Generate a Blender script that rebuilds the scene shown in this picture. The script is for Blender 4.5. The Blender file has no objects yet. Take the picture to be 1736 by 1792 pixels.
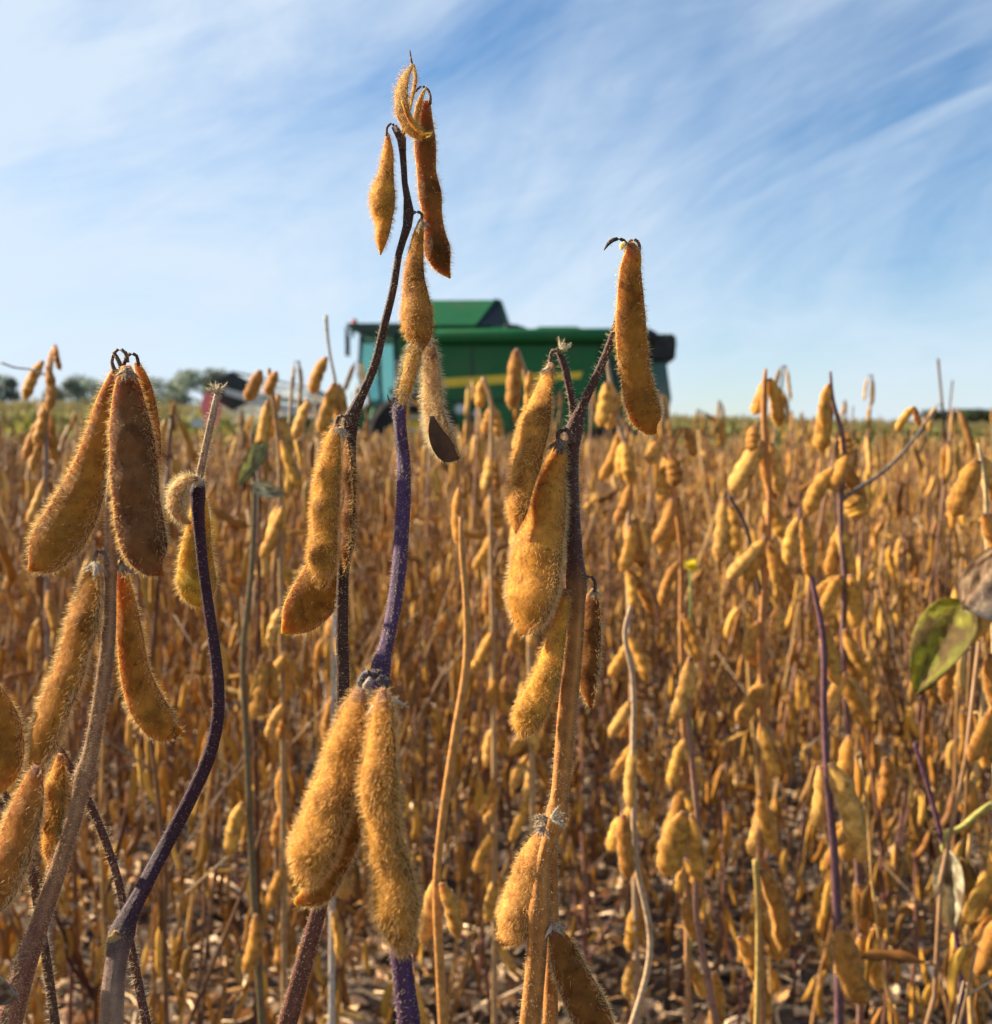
import bpy, bmesh, math, random
import numpy as np
from mathutils import Vector, Matrix
R = math.radians
rnd = random.Random(7)
rng = np.random.default_rng(11)
sc = bpy.context.scene
C = sc.collection

# ------------------------------------------------------------------ camera
F = 1721.0                      # focal length in photograph pixels (1736 x 1792)
CAM_H = 0.90
PITCH, ROLL = 4.2, 0.35
cam = bpy.data.cameras.new('camera'); camo = bpy.data.objects.new('camera', cam); C.objects.link(camo)
cam.sensor_fit = 'VERTICAL'; cam.sensor_height = 24.0
cam.lens = 24.0 * F / 1792.0
cam.clip_start = 0.02; cam.clip_end = 3000
camo.location = (0, 0, CAM_H)
camo.matrix_world = Matrix.Translation((0, 0, CAM_H)) @ Matrix.Rotation(R(90 - PITCH), 4, 'X') @ Matrix.Rotation(R(ROLL), 4, 'Z')
cam.dof.use_dof = True; cam.dof.focus_distance = 0.262
cam.dof.aperture_fstop = 14.0; cam.dof.aperture_blades = 0
sc.camera = camo
CM = camo.matrix_world.copy()
def P(px, py, d):
    return CM @ Vector(((px - 868) / F * d, -(py - 896) / F * d, -d))
VR = (CM.to_3x3() @ Vector((1, 0, 0))); VU = (CM.to_3x3() @ Vector((0, 1, 0))); VB = (CM.to_3x3() @ Vector((0, 0, 1)))

# ------------------------------------------------------------------ sun, sky, exposure
SUN_AZ, SUN_EL = -70.0, 27.0        # azimuth from the view axis, negative = left
sv = Vector((math.sin(R(SUN_AZ)) * math.cos(R(SUN_EL)), math.cos(R(SUN_AZ)) * math.cos(R(SUN_EL)), math.sin(R(SUN_EL))))
sl = bpy.data.lights.new('sun', 'SUN'); sl.energy = 5.0; sl.angle = R(0.5); sl.color = (1.0, 0.87, 0.66)
so = bpy.data.objects.new('sun', sl); C.objects.link(so); so.rotation_euler = sv.to_track_quat('Z', 'Y').to_euler()

w = bpy.data.worlds.new('World'); sc.world = w; w.use_nodes = True
nt = w.node_tree; N = nt.nodes; L = nt.links
for n in list(N): N.remove(n)
out = N.new('ShaderNodeOutputWorld')
sky = N.new('ShaderNodeTexSky'); sky.sky_type = 'NISHITA'; sky.sun_disc = False
sky.sun_elevation = R(SUN_EL); sky.sun_rotation = R(SUN_AZ); sky.air_density = 1.0; sky.dust_density = 0.2; sky.ozone_density = 3.0
bg = N.new('ShaderNodeBackground'); bg.inputs['Strength'].default_value = 0.056
bgc = N.new('ShaderNodeBackground'); bgc.inputs['Color'].default_value = (0.74, 0.86, 1.0, 1); bgc.inputs['Strength'].default_value = 0.37
mx = N.new('ShaderNodeMixShader')
tc = N.new('ShaderNodeTexCoord'); sep = N.new('ShaderNodeSeparateXYZ'); L.new(tc.outputs['Generated'], sep.inputs[0])
def mth(op, a=None, b=None, c=None, clamp=False, nodes=None, links=None):
    nodes = nodes or N; links = links or L
    m = nodes.new('ShaderNodeMath'); m.operation = op; m.use_clamp = clamp
    for i, v in enumerate((a, b, c)):
        if v is None: continue
        if hasattr(v, 'links') or hasattr(v, 'node'): links.new(v, m.inputs[i])
        else: m.inputs[i].default_value = v
    return m.outputs[0]
zz = mth('MAXIMUM', sep.outputs[2], 0.0)
comb = N.new('ShaderNodeCombineXYZ'); L.new(sep.outputs[0], comb.inputs[0]); L.new(sep.outputs[2], comb.inputs[1]); L.new(sep.outputs[1], comb.inputs[2])
def cloud(rot, scale, detail, loc, dist=0.6, rough=0.6):
    mp = N.new('ShaderNodeMapping'); mp.vector_type = 'TEXTURE'; mp.inputs['Rotation'].default_value = (0, 0, R(rot)); mp.inputs['Scale'].default_value = tuple(1 / q for q in scale); mp.inputs['Location'].default_value = loc
    L.new(comb.outputs[0], mp.inputs[0])
    nz = N.new('ShaderNodeTexNoise'); nz.inputs['Scale'].default_value = 1.0; nz.inputs['Detail'].default_value = detail
    nz.inputs['Roughness'].default_value = rough; nz.inputs['Distortion'].default_value = dist
    L.new(mp.outputs[0], nz.inputs['Vector']); return nz.outputs['Fac']
c1 = cloud(26, (1.9, 3.4, 1), 6, (0.3, 0.1, 0), 1.3, 0.62)
c2 = cloud(48, (1.8, 2.4, 1), 4, (2.3, 1.2, 0), 0.3)
c3 = cloud(22, (3.2, 11.0, 1), 8, (5.0, 3.7, 0), 2.2, 0.70)
# more veil to the left (towards the sun) and towards the horizon
veilx = mth('MULTIPLY', sep.outputs[0], -0.70)
veilz = mth('MULTIPLY', mth('SUBTRACT', 0.34, zz, clamp=True), 1.45)
s = mth('ADD', mth('MULTIPLY', c1, 1.3), mth('MULTIPLY', c2, 1.45))
s = mth('ADD', s, mth('MULTIPLY', c3, 0.55))
s = mth('ADD', mth('ADD', s, veilx), veilz)
s = mth('MULTIPLY', mth('SUBTRACT', s, 1.20), 1.12, clamp=True)
# one thin old contrail crossing the right of the sky
ln = mth('ABSOLUTE', mth('SUBTRACT', mth('ADD', mth('MULTIPLY', sep.outputs[0], -0.42), sep.outputs[2]), mth('ADD', 0.10, mth('MULTIPLY', c3, 0.06))))
tr = mth('MULTIPLY', mth('SUBTRACT', 1.0, mth('MULTIPLY', ln, 70.0), clamp=True), mth('MULTIPLY', mth('SUBTRACT', sep.outputs[0], 0.14, clamp=True), 1.0))
s = mth('ADD', s, tr, clamp=True)
s = mth('MULTIPLY', s, 0.93)
hs = N.new('ShaderNodeHueSaturation'); hs.inputs['Saturation'].default_value = 1.3; L.new(sky.outputs[0], hs.inputs['Color'])
L.new(s, mx.inputs[0]); L.new(hs.outputs[0], bg.inputs['Color']); L.new(bg.outputs[0], mx.inputs[1]); L.new(bgc.outputs[0], mx.inputs[2]); L.new(mx.outputs[0], out.inputs[0])
sc.view_settings.view_transform = 'Standard'; sc.view_settings.look = 'None'; sc.view_settings.gamma = 1.0
sc.view_settings.exposure = 1.42
sc.cycles.max_bounces = 6; sc.cycles.transparent_max_bounces = 8; sc.cycles.transmission_bounces = 4
sc.cycles.diffuse_bounces = 3; sc.cycles.glossy_bounces = 2

# ------------------------------------------------------------------ materials
def newmat(name):
    m = bpy.data.materials.new(name); m.use_nodes = True
    n = m.node_tree.nodes; l = m.node_tree.links
    b = n['Principled BSDF']; o = n['Material Output']
    return m, n, l, b, o
def noise(n, l, scale, detail=4, rough=0.55, coord='Object', vec=None, dist=0):
    t = n.new('ShaderNodeTexCoord'); z = n.new('ShaderNodeTexNoise')
    z.inputs['Scale'].default_value = scale; z.inputs['Detail'].default_value = detail; z.inputs['Roughness'].default_value = rough
    z.inputs['Distortion'].default_value = dist
    if vec:
        mp = n.new('ShaderNodeMapping'); mp.inputs['Scale'].default_value = vec; l.new(t.outputs[coord], mp.inputs[0]); l.new(mp.outputs[0], z.inputs['Vector'])
    else: l.new(t.outputs[coord], z.inputs['Vector'])
    return z
def ramp(n, l, fac, stops):
    r = n.new('ShaderNodeValToRGB'); e = r.color_ramp.elements
    while len(e) > 1: e.remove(e[-1])
    e[0].position = stops[0][0]; c = stops[0][1]; e[0].color = (*c, 1) if len(c) == 3 else c
    for p, c in stops[1:]:
        x = e.new(p); x.color = (*c, 1)
    l.new(fac, r.inputs[0]); return r
def mixc(n, l, a, b, fac, mode='MIX'):
    m = n.new('ShaderNodeMix'); m.data_type = 'RGBA'; m.blend_type = mode
    for k, v in ((6, a), (7, b), (0, fac)):
        if isinstance(v, (int, float)): m.inputs[k].default_value = v
        elif isinstance(v, tuple): m.inputs[k].default_value = (*v, 1)
        else: l.new(v, m.inputs[k])
    return m.outputs[2]

def plant_mat(name, sss, rough, sc_noise, bump, transl=0.0, objrand=False, spots=True):
    m, n, l, b, o = newmat(name)
    at = n.new('ShaderNodeAttribute'); at.attribute_name = 'Col'
    z = noise(n, l, sc_noise, 5, 0.6)
    r = ramp(n, l, z.outputs['Fac'], [(0.30, (0.66, 0.56, 0.50)), (0.5, (1.0, 0.98, 0.95)), (0.70, (1.28, 1.26, 1.2))])
    col = mixc(n, l, at.outputs['Color'], r.outputs[0], 1.0, 'MULTIPLY')
    if sss > 0:
        z4 = noise(n, l, sc_noise * 0.45, 4, 0.65, dist=0.8)
        r4 = ramp(n, l, z4.outputs['Fac'], [(0.36, (0.52, 0.44, 0.40)), (0.50, (1, 1, 1)), (0.68, (1.22, 1.18, 1.02))])
        col = mixc(n, l, col, r4.outputs[0], 0.85, 'MULTIPLY')
    if spots:
        z2 = noise(n, l, sc_noise * 4.5, 2, 0.5)
        r2 = ramp(n, l, z2.outputs['Fac'], [(0.655, (1, 1, 1)), (0.70, (0.30, 0.20, 0.16))])
        col = mixc(n, l, col, r2.outputs[0], 0.75, 'MULTIPLY')
    if objrand:
        oi = n.new('ShaderNodeObjectInfo')
        r3 = ramp(n, l, oi.outputs['Random'], [(0.0, (0.36, 0.29, 0.27)), (0.3, (0.64, 0.58, 0.50)), (0.7, (0.92, 0.87, 0.74)), (1.0, (1.28, 1.27, 1.2))])
        col = mixc(n, l, col, r3.outputs[0], 1.0, 'MULTIPLY')
    l.new(col, b.inputs['Base Color'])
    b.inputs['Roughness'].default_value = rough
    b.inputs['Specular IOR Level'].default_value = 0.07 if sss > 0 else 0.25
    if sss > 0:
        b.inputs['Subsurface Weight'].default_value = sss; b.inputs['Subsurface Radius'].default_value = (1.0, 0.48, 0.12); b.inputs['Subsurface Scale'].default_value = 0.0048
    zb = noise(n, l, sc_noise * 3.0, 6, 0.7)
    bp = n.new('ShaderNodeBump'); bp.inputs['Strength'].default_value = bump; bp.inputs['Distance'].default_value = 0.0006
    l.new(zb.outputs['Fac'], bp.inputs['Height']); l.new(bp.outputs[0], b.inputs['Normal'])
    if transl > 0:
        t = n.new('ShaderNodeBsdfTranslucent'); l.new(col, t.inputs[0]); ms = n.new('ShaderNodeMixShader'); ms.inputs[0].default_value = transl
        l.new(b.outputs[0], ms.inputs[1]); l.new(t.outputs[0], ms.inputs[2]); l.new(ms.outputs[0], o.inputs[0])
    return m
M_POD = plant_mat('pod_skin', 0.65, 0.62, 240, 0.8)
M_STEM = plant_mat('stem_bark', 0.0, 0.55, 300, 0.9, spots=False)
M_CROP = plant_mat('crop_straw', 0.0, 0.55, 60, 0.2, transl=0.10, objrand=True, spots=False)
M_LEAF = plant_mat('leaf_blade', 0.0, 0.7, 130, 1.0, transl=0.5)
def hair_mat():
    m, n, l, b, o = newmat('pod_fuzz')
    at = n.new('ShaderNodeAttribute'); at.attribute_name = 'Col'
    d = n.new('ShaderNodeBsdfDiffuse'); t = n.new('ShaderNodeBsdfTranslucent'); ms = n.new('ShaderNodeMixShader'); ms.inputs[0].default_value = 0.55
    l.new(at.outputs['Color'], d.inputs[0]); l.new(at.outputs['Color'], t.inputs[0])
    l.new(d.outputs[0], ms.inputs[1]); l.new(t.outputs[0], ms.inputs[2]); l.new(ms.outputs[0], o.inputs[0])
    return m
M_HAIR = hair_mat()
def simple(name, col, rough=0.5, metal=0.0, nscale=3.0, var=0.15, coat=0.0, bump=0.0, dirt=None):
    m, n, l, b, o = newmat(name)
    z = noise(n, l, nscale, 5, 0.6)
    r = ramp(n, l, z.outputs['Fac'], [(0.3, tuple(c * (1 - var) for c in col)), (0.7, tuple(min(1, c * (1 + var)) for c in col))])
    c = r.outputs[0]
    if dirt:
        z2 = noise(n, l, nscale * 0.6, 6, 0.7)
        r2 = ramp(n, l, z2.outputs['Fac'], [(0.5, (0, 0, 0)), (0.75, (1, 1, 1))])
        c = mixc(n, l, c, dirt, mth('MULTIPLY', r2.outputs[0], 0.45, nodes=n, links=l))
    l.new(c, b.inputs['Base Color']); b.inputs['Roughness'].default_value = rough; b.inputs['Metallic'].default_value = metal
    b.inputs['Coat Weight'].default_value = coat; b.inputs['Specular IOR Level'].default_value = 0.25
    if bump:
        bp = n.new('ShaderNodeBump'); bp.inputs['Strength'].default_value = bump; bp.inputs['Distance'].default_value = 0.01
        l.new(z.outputs['Fac'], bp.inputs['Height']); l.new(bp.outputs[0], b.inputs['Normal'])
    return m

# ------------------------------------------------------------------ mesh building
class MB:
    def __init__(s): s.V = []; s.Fq = []; s.Ft = []; s.mq = []; s.mt = []; s.col = []; s.n = 0
    def add(s, V, Q=None, T=None, col=(1, 1, 1), mat=0):
        V = np.asarray(V, float).reshape(-1, 3)
        if Q is not None and len(Q): Q = np.asarray(Q, int); s.Fq.append(Q + s.n); s.mq.append(np.full(len(Q), mat))
        if T is not None and len(T): T = np.asarray(T, int); s.Ft.append(T + s.n); s.mt.append(np.full(len(T), mat))
        c = np.asarray(col, float)
        if c.ndim == 1: c = np.tile(c[:3], (len(V), 1))
        s.V.append(V); s.col.append(c); s.n += len(V)
    def mesh(s, name, mats, smooth=True, origin=None):
        V = np.concatenate(s.V); col = np.concatenate(s.col)
        if origin is not None: V = V - np.asarray(origin)
        Q = np.concatenate(s.Fq) if s.Fq else np.zeros((0, 4), int); T = np.concatenate(s.Ft) if s.Ft else np.zeros((0, 3), int)
        me = bpy.data.meshes.new(name)
        me.vertices.add(len(V)); me.vertices.foreach_set('co', V.astype(np.float32).ravel())
        nl = len(Q) * 4 + len(T) * 3
        me.loops.add(nl); me.loops.foreach_set('vertex_index', np.concatenate([Q.ravel(), T.ravel()]).astype(np.int32))
        me.polygons.add(len(Q) + len(T))
        st = np.concatenate([np.arange(len(Q)) * 4, len(Q) * 4 + np.arange(len(T)) * 3]).astype(np.int32)
        me.polygons.foreach_set('loop_start', st)
        mi = np.concatenate((s.mq or [np.zeros(0)]) + (s.mt or [np.zeros(0)])).astype(np.int32)
        me.update(calc_edges=True)
        me.polygons.foreach_set('material_index', mi)
        me.polygons.foreach_set('use_smooth', np.full(len(mi), smooth))
        a = me.color_attributes.new('Col', 'FLOAT_COLOR', 'POINT')
        a.data.foreach_set('color', np.concatenate([col, np.ones((len(col), 1))], 1).astype(np.float32).ravel())
        for m in mats: me.materials.append(m)
        me.update()
        return me
def cr(pts, n):
    """Catmull-Rom resample rows of pts (k, m) to n rows, uniform in arc length of the first three columns."""
    p = np.asarray(pts, float)
    if len(p) == 2:
        t = np.linspace(0, 1, n)[:, None]; return p[0] * (1 - t) + p[1] * t
    dl = np.maximum(np.linalg.norm(np.diff(p[:, :3], axis=0), axis=1), 1e-9)[:, None]; sl_ = np.diff(p, axis=0) / dl
    v = np.vstack([sl_[:1], (dl[:-1] * sl_[1:] + dl[1:] * sl_[:-1]) / (dl[:-1] + dl[1:]), sl_[-1:]])
    o = []; t = np.linspace(0, 1, 16, endpoint=False)[:, None]
    for i in range(len(p) - 1):
        m0, m1 = v[i] * dl[i], v[i + 1] * dl[i]
        o.append((2 * t ** 3 - 3 * t ** 2 + 1) * p[i] + (t ** 3 - 2 * t ** 2 + t) * m0 + (3 * t ** 2 - 2 * t ** 3) * p[i + 1] + (t ** 3 - t ** 2) * m1)
    o.append(p[-1][None]); o = np.vstack(o)
    s = np.r_[0, np.cumsum(np.linalg.norm(np.diff(o[:, :3], axis=0), axis=1))]
    u = np.linspace(0, s[-1], n)
    return np.stack([np.interp(u, s, o[:, k]) for k in range(o.shape[1])], 1)
def nrm(v): return v / np.maximum(np.linalg.norm(v, axis=-1, keepdims=True), 1e-12)
def sweep(c, W, Nn, w_, t_, k, expo=1.0, rim=0.0):
    """rings of a lens / ellipse section; returns V, Q, T, (i, theta) arrays"""
    n = len(c); th = np.linspace(0, 2 * np.pi, k, endpoint=False)
    ca, sa = np.cos(th), np.sin(th)
    x = ca * (1 + rim * np.abs(ca) ** 14); y = sa * np.abs(sa) ** (expo - 1) if expo != 1 else sa
    V = c[:, None] + W[:, None] * (w_[:, None] * x)[..., None] + Nn[:, None] * (t_[:, None] * y)[..., None]
    V = V.reshape(-1, 3); i = np.arange(n - 1)[:, None]; j = np.arange(k)[None]; j2 = (j + 1) % k
    Q = np.stack([i * k + j, i * k + j2, (i + 1) * k + j2, (i + 1) * k + j], -1).reshape(-1, 4)
    V = np.vstack([V, c[:1], c[-1:]])
    T = np.vstack([np.stack([np.full(k, n * k), (np.arange(k) + 1) % k, np.arange(k)], 1), np.stack([np.full(k, n * k + 1), (n - 1) * k + np.arange(k), (n - 1) * k + (np.arange(k) + 1) % k], 1)])
    return V, Q, T
def tang(c):
    t = np.gradient(c, axis=0); return nrm(t)
def hairs(mb, V, Q, n, Ld, rad, col, seed, along=None, lean=0.5, jit=0.35, mat=1, mask=None):
    """short fuzz: n little three-sided tapering hairs growing out of the surface"""
    g = np.random.default_rng(seed)
    a, b, c, d = V[Q[:, 0]], V[Q[:, 1]], V[Q[:, 2]], V[Q[:, 3]]
    nn = np.cross(c - a, d - b); A = np.linalg.norm(nn, axis=1) / 2
    if mask is not None: A = A * mask
    cs = np.cumsum(A); cs = cs / cs[-1]
    f = np.minimum(np.searchsorted(cs, g.random(n)), len(Q) - 1)
    u, v = g.random((n, 1)), g.random((n, 1))
    p = (a[f] * (1 - u) + b[f] * u) * (1 - v) + (d[f] * (1 - u) + c[f] * u) * v
    nf = nrm(nn[f])
    al = nrm((d + c - a - b)[f])
    dr = nrm(nf + al * lean * (0.4 + g.random((n, 1))) + g.normal(size=(n, 3)) * jit)
    dr = np.where((dr * nf).sum(1, keepdims=True) < 0.05, nf, dr)
    ll = Ld * (0.45 + 0.9 * g.random((n, 1)))
    mid = p + dr * ll * 0.5
    tip = mid + nrm(dr + al * 0.5 * g.random((n, 1)) + g.normal(size=(n, 3)) * 0.25) * ll * 0.5
    e1 = nrm(np.cross(dr, g.normal(size=(n, 3)))); e2 = np.cross(dr, e1)
    ring = [np.cos(q) * e1 + np.sin(q) * e2 for q in (0, 2.094, 4.189)]
    p0 = p - dr * 0.0001
    VV = np.stack([p0 + r_ * rad for r_ in ring] + [mid + r_ * rad * 0.75 for r_ in ring] + [tip], 1).reshape(-1, 3)
    base = (np.arange(n) * 7)[:, None, None]
    QQ = (base + np.array([[0, 1, 4, 3], [1, 2, 5, 4], [2, 0, 3, 5]])[None]).reshape(-1, 4)
    TT = (base + np.array([[3, 4, 6], [4, 5, 6], [5, 3, 6]])[None]).reshape(-1, 3)
    cc = np.repeat(np.asarray(col)[None] * (0.75 + 0.5 * g.random((n, 1))), 7, 0)
    mb.add(VV, QQ, TT, cc, mat)

AMBER = (0.33, 0.150, 0.024); BROWN = (0.20, 0.086, 0.020); GOLD = (0.52, 0.265, 0.038); YGREEN = (0.50, 0.36, 0.05); TAN = (0.46, 0.27, 0.11)
HG = (0.98, 0.72, 0.34); HP = (0.93, 0.84, 0.62)
seedc = [100]
def pod_geo(mb, c, w_, W0, ratio, phi, seeds, rings, k, col, hair=0, hlen=0.0013, hcol=HG, top=True, hrad=3.8e-5, amp=0.24, wrk=0.0):
    """c (n,3) centreline, w_ half widths (n). W0: image-plane side vector, phi turns the flat side."""
    n = len(c); T = tang(c)
    Nn = nrm(np.cross(T, W0)); W = nrm(np.cross(Nn, T))
    cp, sp = math.cos(R(phi)), math.sin(R(phi))
    W, Nn = W * cp + Nn * sp, Nn * cp - W * sp
    w_ = w_ / math.sqrt(cp * cp + (ratio * sp) ** 2)
    t = np.linspace(0, 1, n)
    bl = np.zeros(n)
    for q in seeds: bl += np.exp(-((t - q) / 0.085) ** 2)
    th = w_ * ratio * (1.04 - amp + amp * np.minimum(bl, 1))
    V, Q, T3 = sweep(c, W, Nn, w_, th, k, 1.12, 0.09)
    if wrk > 0:                    # shrivelled skin: shallow dents and lengthwise wrinkles
        sd = rings * 0.37 + float(c[0, 0]) * 900; A1 = np.repeat(t, k) ; A2 = np.tile(np.linspace(0, 2 * np.pi, k, endpoint=False), n)
        f = np.sin(A1 * 17 + 2 * np.sin(A2 + sd) + sd) * np.sin(2 * A2 + sd * 1.7 + A1 * 6) * .5 + np.sin(A1 * 41 + 3 * np.sin(2 * A2 + sd)) * .25 + np.sin(5 * A2 + A1 * 9 + sd) * .3
        cc_ = np.repeat(c, k, 0); V[:n * k] = cc_ + (V[:n * k] - cc_) * (1 + wrk * f)[:, None]
    colv = np.tile(np.asarray(col, float), (len(V), 1))
    ang = np.tile(np.abs(np.cos(np.linspace(0, 2 * np.pi, k, endpoint=False))), n)
    colv[:n * k] *= (1 - 0.45 * ang ** 30)[:, None]
    if top:
        tt = np.repeat(t, k); f = np.clip(1 - tt / 0.075, 0, 1)[:, None] ** 0.7
        colv[:n * k] = colv[:n * k] * (1 - f) + np.array([0.16, 0.10, 0.09]) * f
        f2 = np.clip((tt - 0.955) / 0.045, 0, 1)[:, None]
        colv[:n * k] = colv[:n * k] * (1 - 0.75 * f2)
    mb.add(V, Q, T3, colv, 0)
    if hair > 0:
        a, b_, c_, d_ = V[Q[:, 0]], V[Q[:, 1]], V[Q[:, 2]], V[Q[:, 3]]
        area = np.linalg.norm(np.cross(c_ - a, d_ - b_), axis=1).sum() / 2 * 1e6
        seedc[0] += 1
        am = (np.arange(k) + 0.5) / k * 2 * np.pi; edge = np.abs(np.cos(am)); fl_ = hair < 4.2
        mk = np.tile((0.02 if fl_ else 0.5) + (4.0 if fl_ else 1.3) * edge ** 8, n - 1)
        hairs(mb, V, Q, int(area * hair * 0.8), hlen * (1.2 if fl_ else 1.0), hrad, np.array(hcol) * 0.4 + np.array([1., .86, .55]) * .6 if fl_ else hcol, seedc[0], mask=mk, lean=0.35)
        if fl_:                    # fine flattened hairs on the faces, close to the colour of the skin
            hairs(mb, V, Q, int(area * hair * 0.45), hlen * 0.8, hrad * .7, np.array(col) * 1.5 + .03, seedc[0] + 999, lean=1.6)
def link(name, me, parent=None):
    o = bpy.data.objects.new(name, me); C.objects.link(o)
    if parent: o.parent = parent
    return o
def thing(name, label, cat, loc, group=None, rz=0):
    o = bpy.data.objects.new(name, None); C.objects.link(o); o.location = loc; o.rotation_euler = (0, 0, rz); o.empty_display_size = 0.05
    o['label'] = label; o['category'] = cat
    if group: o['group'] = group
    return o
def tag(o, label=None, cat=None, group=None, kind=None):
    if label: o['label'] = label
    if cat: o['category'] = cat
    if group: o['group'] = group
    if kind: o['kind'] = kind

def ppath(pts, d):
    """pixel rows (px, py, width_px[, d]) -> rows (x, y, z, halfwidth)"""
    o = []
    for r in pts:
        dd = r[3] if len(r) > 3 else d
        v = P(r[0], r[1], dd); o.append((v.x, v.y, v.z, r[2] / 2 / F * dd))
    return np.array(o)
W0v = np.array(VR)
def hero_pod(plant, pts, d, ratio=0.5, phi=0, seeds=(0.3, 0.55, 0.8), col=AMBER, hair=3.0, hlen=0.0013, hcol=HG, name='pod', rings=64, k=28, amp=0.40, wrk=0.045):
    q = cr(ppath(pts, d), rings); mb = MB(); q[:, 3] *= 0.90 if hair > 4.2 else 0.97
    pod_geo(mb, q[:, :3], np.maximum(q[:, 3], 2e-4), W0v, ratio, phi, seeds, rings, k, col, hair, hlen, hcol, amp=amp, wrk=wrk * (0.4 if ratio <= 0.5 else 1.0))
    org = Vector(plant.location)
    return link(name, mb.mesh(name, [M_STEM if name == 'pod_valve' else M_POD, M_HAIR], origin=org), plant)
def hero_stem(plant, pts, d, colA, colB=None, hair=0.0, hlen=0.0012, hcol=HP, name='stem', k=16, ground=True, nodes=(), ridged=True, split=None):
    p = ppath(pts, d); p[:, 3] *= 0.88
    if ground:                    # carry the stem on below the picture down to the soil
        v = p[-1]; u = p[-1, :3] - p[-2, :3]; u = u / max(abs(u[2]), 1e-6)
        z = v[2]; r = v[3]; dr = u * 0.55
        p = np.vstack([p, [v[0] + dr[0] * z * 0.35, v[1] + 0.00 + dr[1] * z * 0.35, z * 0.62, r * 1.05], [v[0] + dr[0] * z * 0.45, v[1] + dr[1] * z * 0.45, z * 0.3, r * 1.1], [plant.location.x, plant.location.y, -0.01, r * 1.25]])
    L_ = np.linalg.norm(np.diff(p[:, :3], axis=0), axis=1).sum()
    n = int(min(260, max(10, L_ / 0.0025)))
    q = cr(p, n); c = q[:, :3]; T = tang(c)
    g = np.random.default_rng(int(abs(pts[0][0] * 7 + pts[0][1])))
    W = nrm(np.cross(T, np.cross(W0v, T))); Nn = nrm(np.cross(T, W))
    rr = q[:, 3].copy()
    z = np.arange(n)
    for nd in nodes:
        nv = np.array(P(nd[0], nd[1], nd[2] if len(nd) > 2 else d)); dist = np.linalg.norm(c - nv, axis=1)
        rr *= 1 + 0.45 * np.exp(-(dist / 0.0035) ** 2)
    th = np.linspace(0, 2 * np.pi, k, endpoint=False)
    V, Q, T3 = sweep(c, W, Nn, rr, rr * 0.92, k)
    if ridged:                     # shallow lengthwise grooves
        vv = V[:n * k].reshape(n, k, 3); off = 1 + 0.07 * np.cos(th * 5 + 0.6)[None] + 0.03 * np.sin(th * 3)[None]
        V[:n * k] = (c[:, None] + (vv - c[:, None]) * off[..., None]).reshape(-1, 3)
    cA = np.array(colA, float); cB = np.array(colB if colB else colA, float)
    s = np.linspace(0, 1, n)
    if split:                      # colour changes about a given height
        zs = P(split[0], split[1], d).z; f = np.clip((zs - c[:, 2]) / 0.02 + 0.5, 0, 1)
    else: f = s
    if split: f = 1 - f
    colr = cA * (1 - f[:, None]) + cB * f[:, None]
    colv = np.vstack([np.repeat(colr, k, 0), colr[:1], colr[-1:]])
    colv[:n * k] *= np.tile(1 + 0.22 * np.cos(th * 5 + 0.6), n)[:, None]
    mb = MB(); mb.add(V, Q, T3, colv, 0)
    if hair > 0:
        vis = (V[Q[:, 0], 2] > 0.55).astype(float)
        a, b_, c_, d_ = V[Q[:, 0]], V[Q[:, 1]], V[Q[:, 2]], V[Q[:, 3]]
        area = (np.linalg.norm(np.cross(c_ - a, d_ - b_), axis=1) * vis).sum() / 2 * 1e6
        seedc[0] += 1
        hairs(mb, V, Q, int(area * hair * 0.6), hlen, 3e-5, hcol, seedc[0], lean=-0.15, jit=0.3, mask=vis)
    return link(name, mb.mesh(name, [M_STEM, M_HAIR], origin=Vector(plant.location)), plant)
def stalklet(plant, pts, d, col=(0.12, 0.060, 0.040), name='pod_stalk', hair=4):
    pts = [(p[0], p[1], p[2] * 0.85) for p in pts]
    return hero_stem(plant, pts, d, col, ground=False, name=name, k=10, hair=hair, hlen=0.0009, ridged=False)
def calyx(plant, x, y, d, size, ang, col=(0.42, 0.36, 0.30)):
    """withered sepals round the top of a pod"""
    mb = MB(); g = np.random.default_rng(int(x * 3 + y))
    for i in range(5):
        a = R(ang) + (i - 2) * 0.42 + g.normal() * 0.1; ln_ = size * (0.8 + 0.5 * g.random())
        dd = d + (g.random() - 0.5) * size / F * d * 0.8
        pts = [(x, y, size * 0.28, d), (x + math.sin(a) * ln_ * 0.5, y + math.cos(a) * ln_ * 0.5, size * 0.22, dd), (x + math.sin(a) * ln_, y + math.cos(a) * ln_, 0.5, dd)]
        q = cr(ppath(pts, d), 8); T = tang(q[:, :3]); Nn = nrm(np.cross(T, W0v)); W = np.cross(Nn, T)
        V, Q, T3 = sweep(q[:, :3], W, Nn, q[:, 3], q[:, 3] * 0.35, 8)
        mb.add(V, Q, T3, np.array(col) * (0.6 + 0.7 * g.random()), 0)
        hairs(mb, V, Q, 60, 0.001, 3.5e-5, HP, int(x + i))
    return link('sepals', mb.mesh('sepals', [M_STEM, M_HAIR], origin=Vector(plant.location)), plant)
def ground_pt(px, py, d, dx=0.0, dy=0.06):
    v = P(px, py, d); return Vector((v.x + dx, v.y + dy, 0.0))
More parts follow.
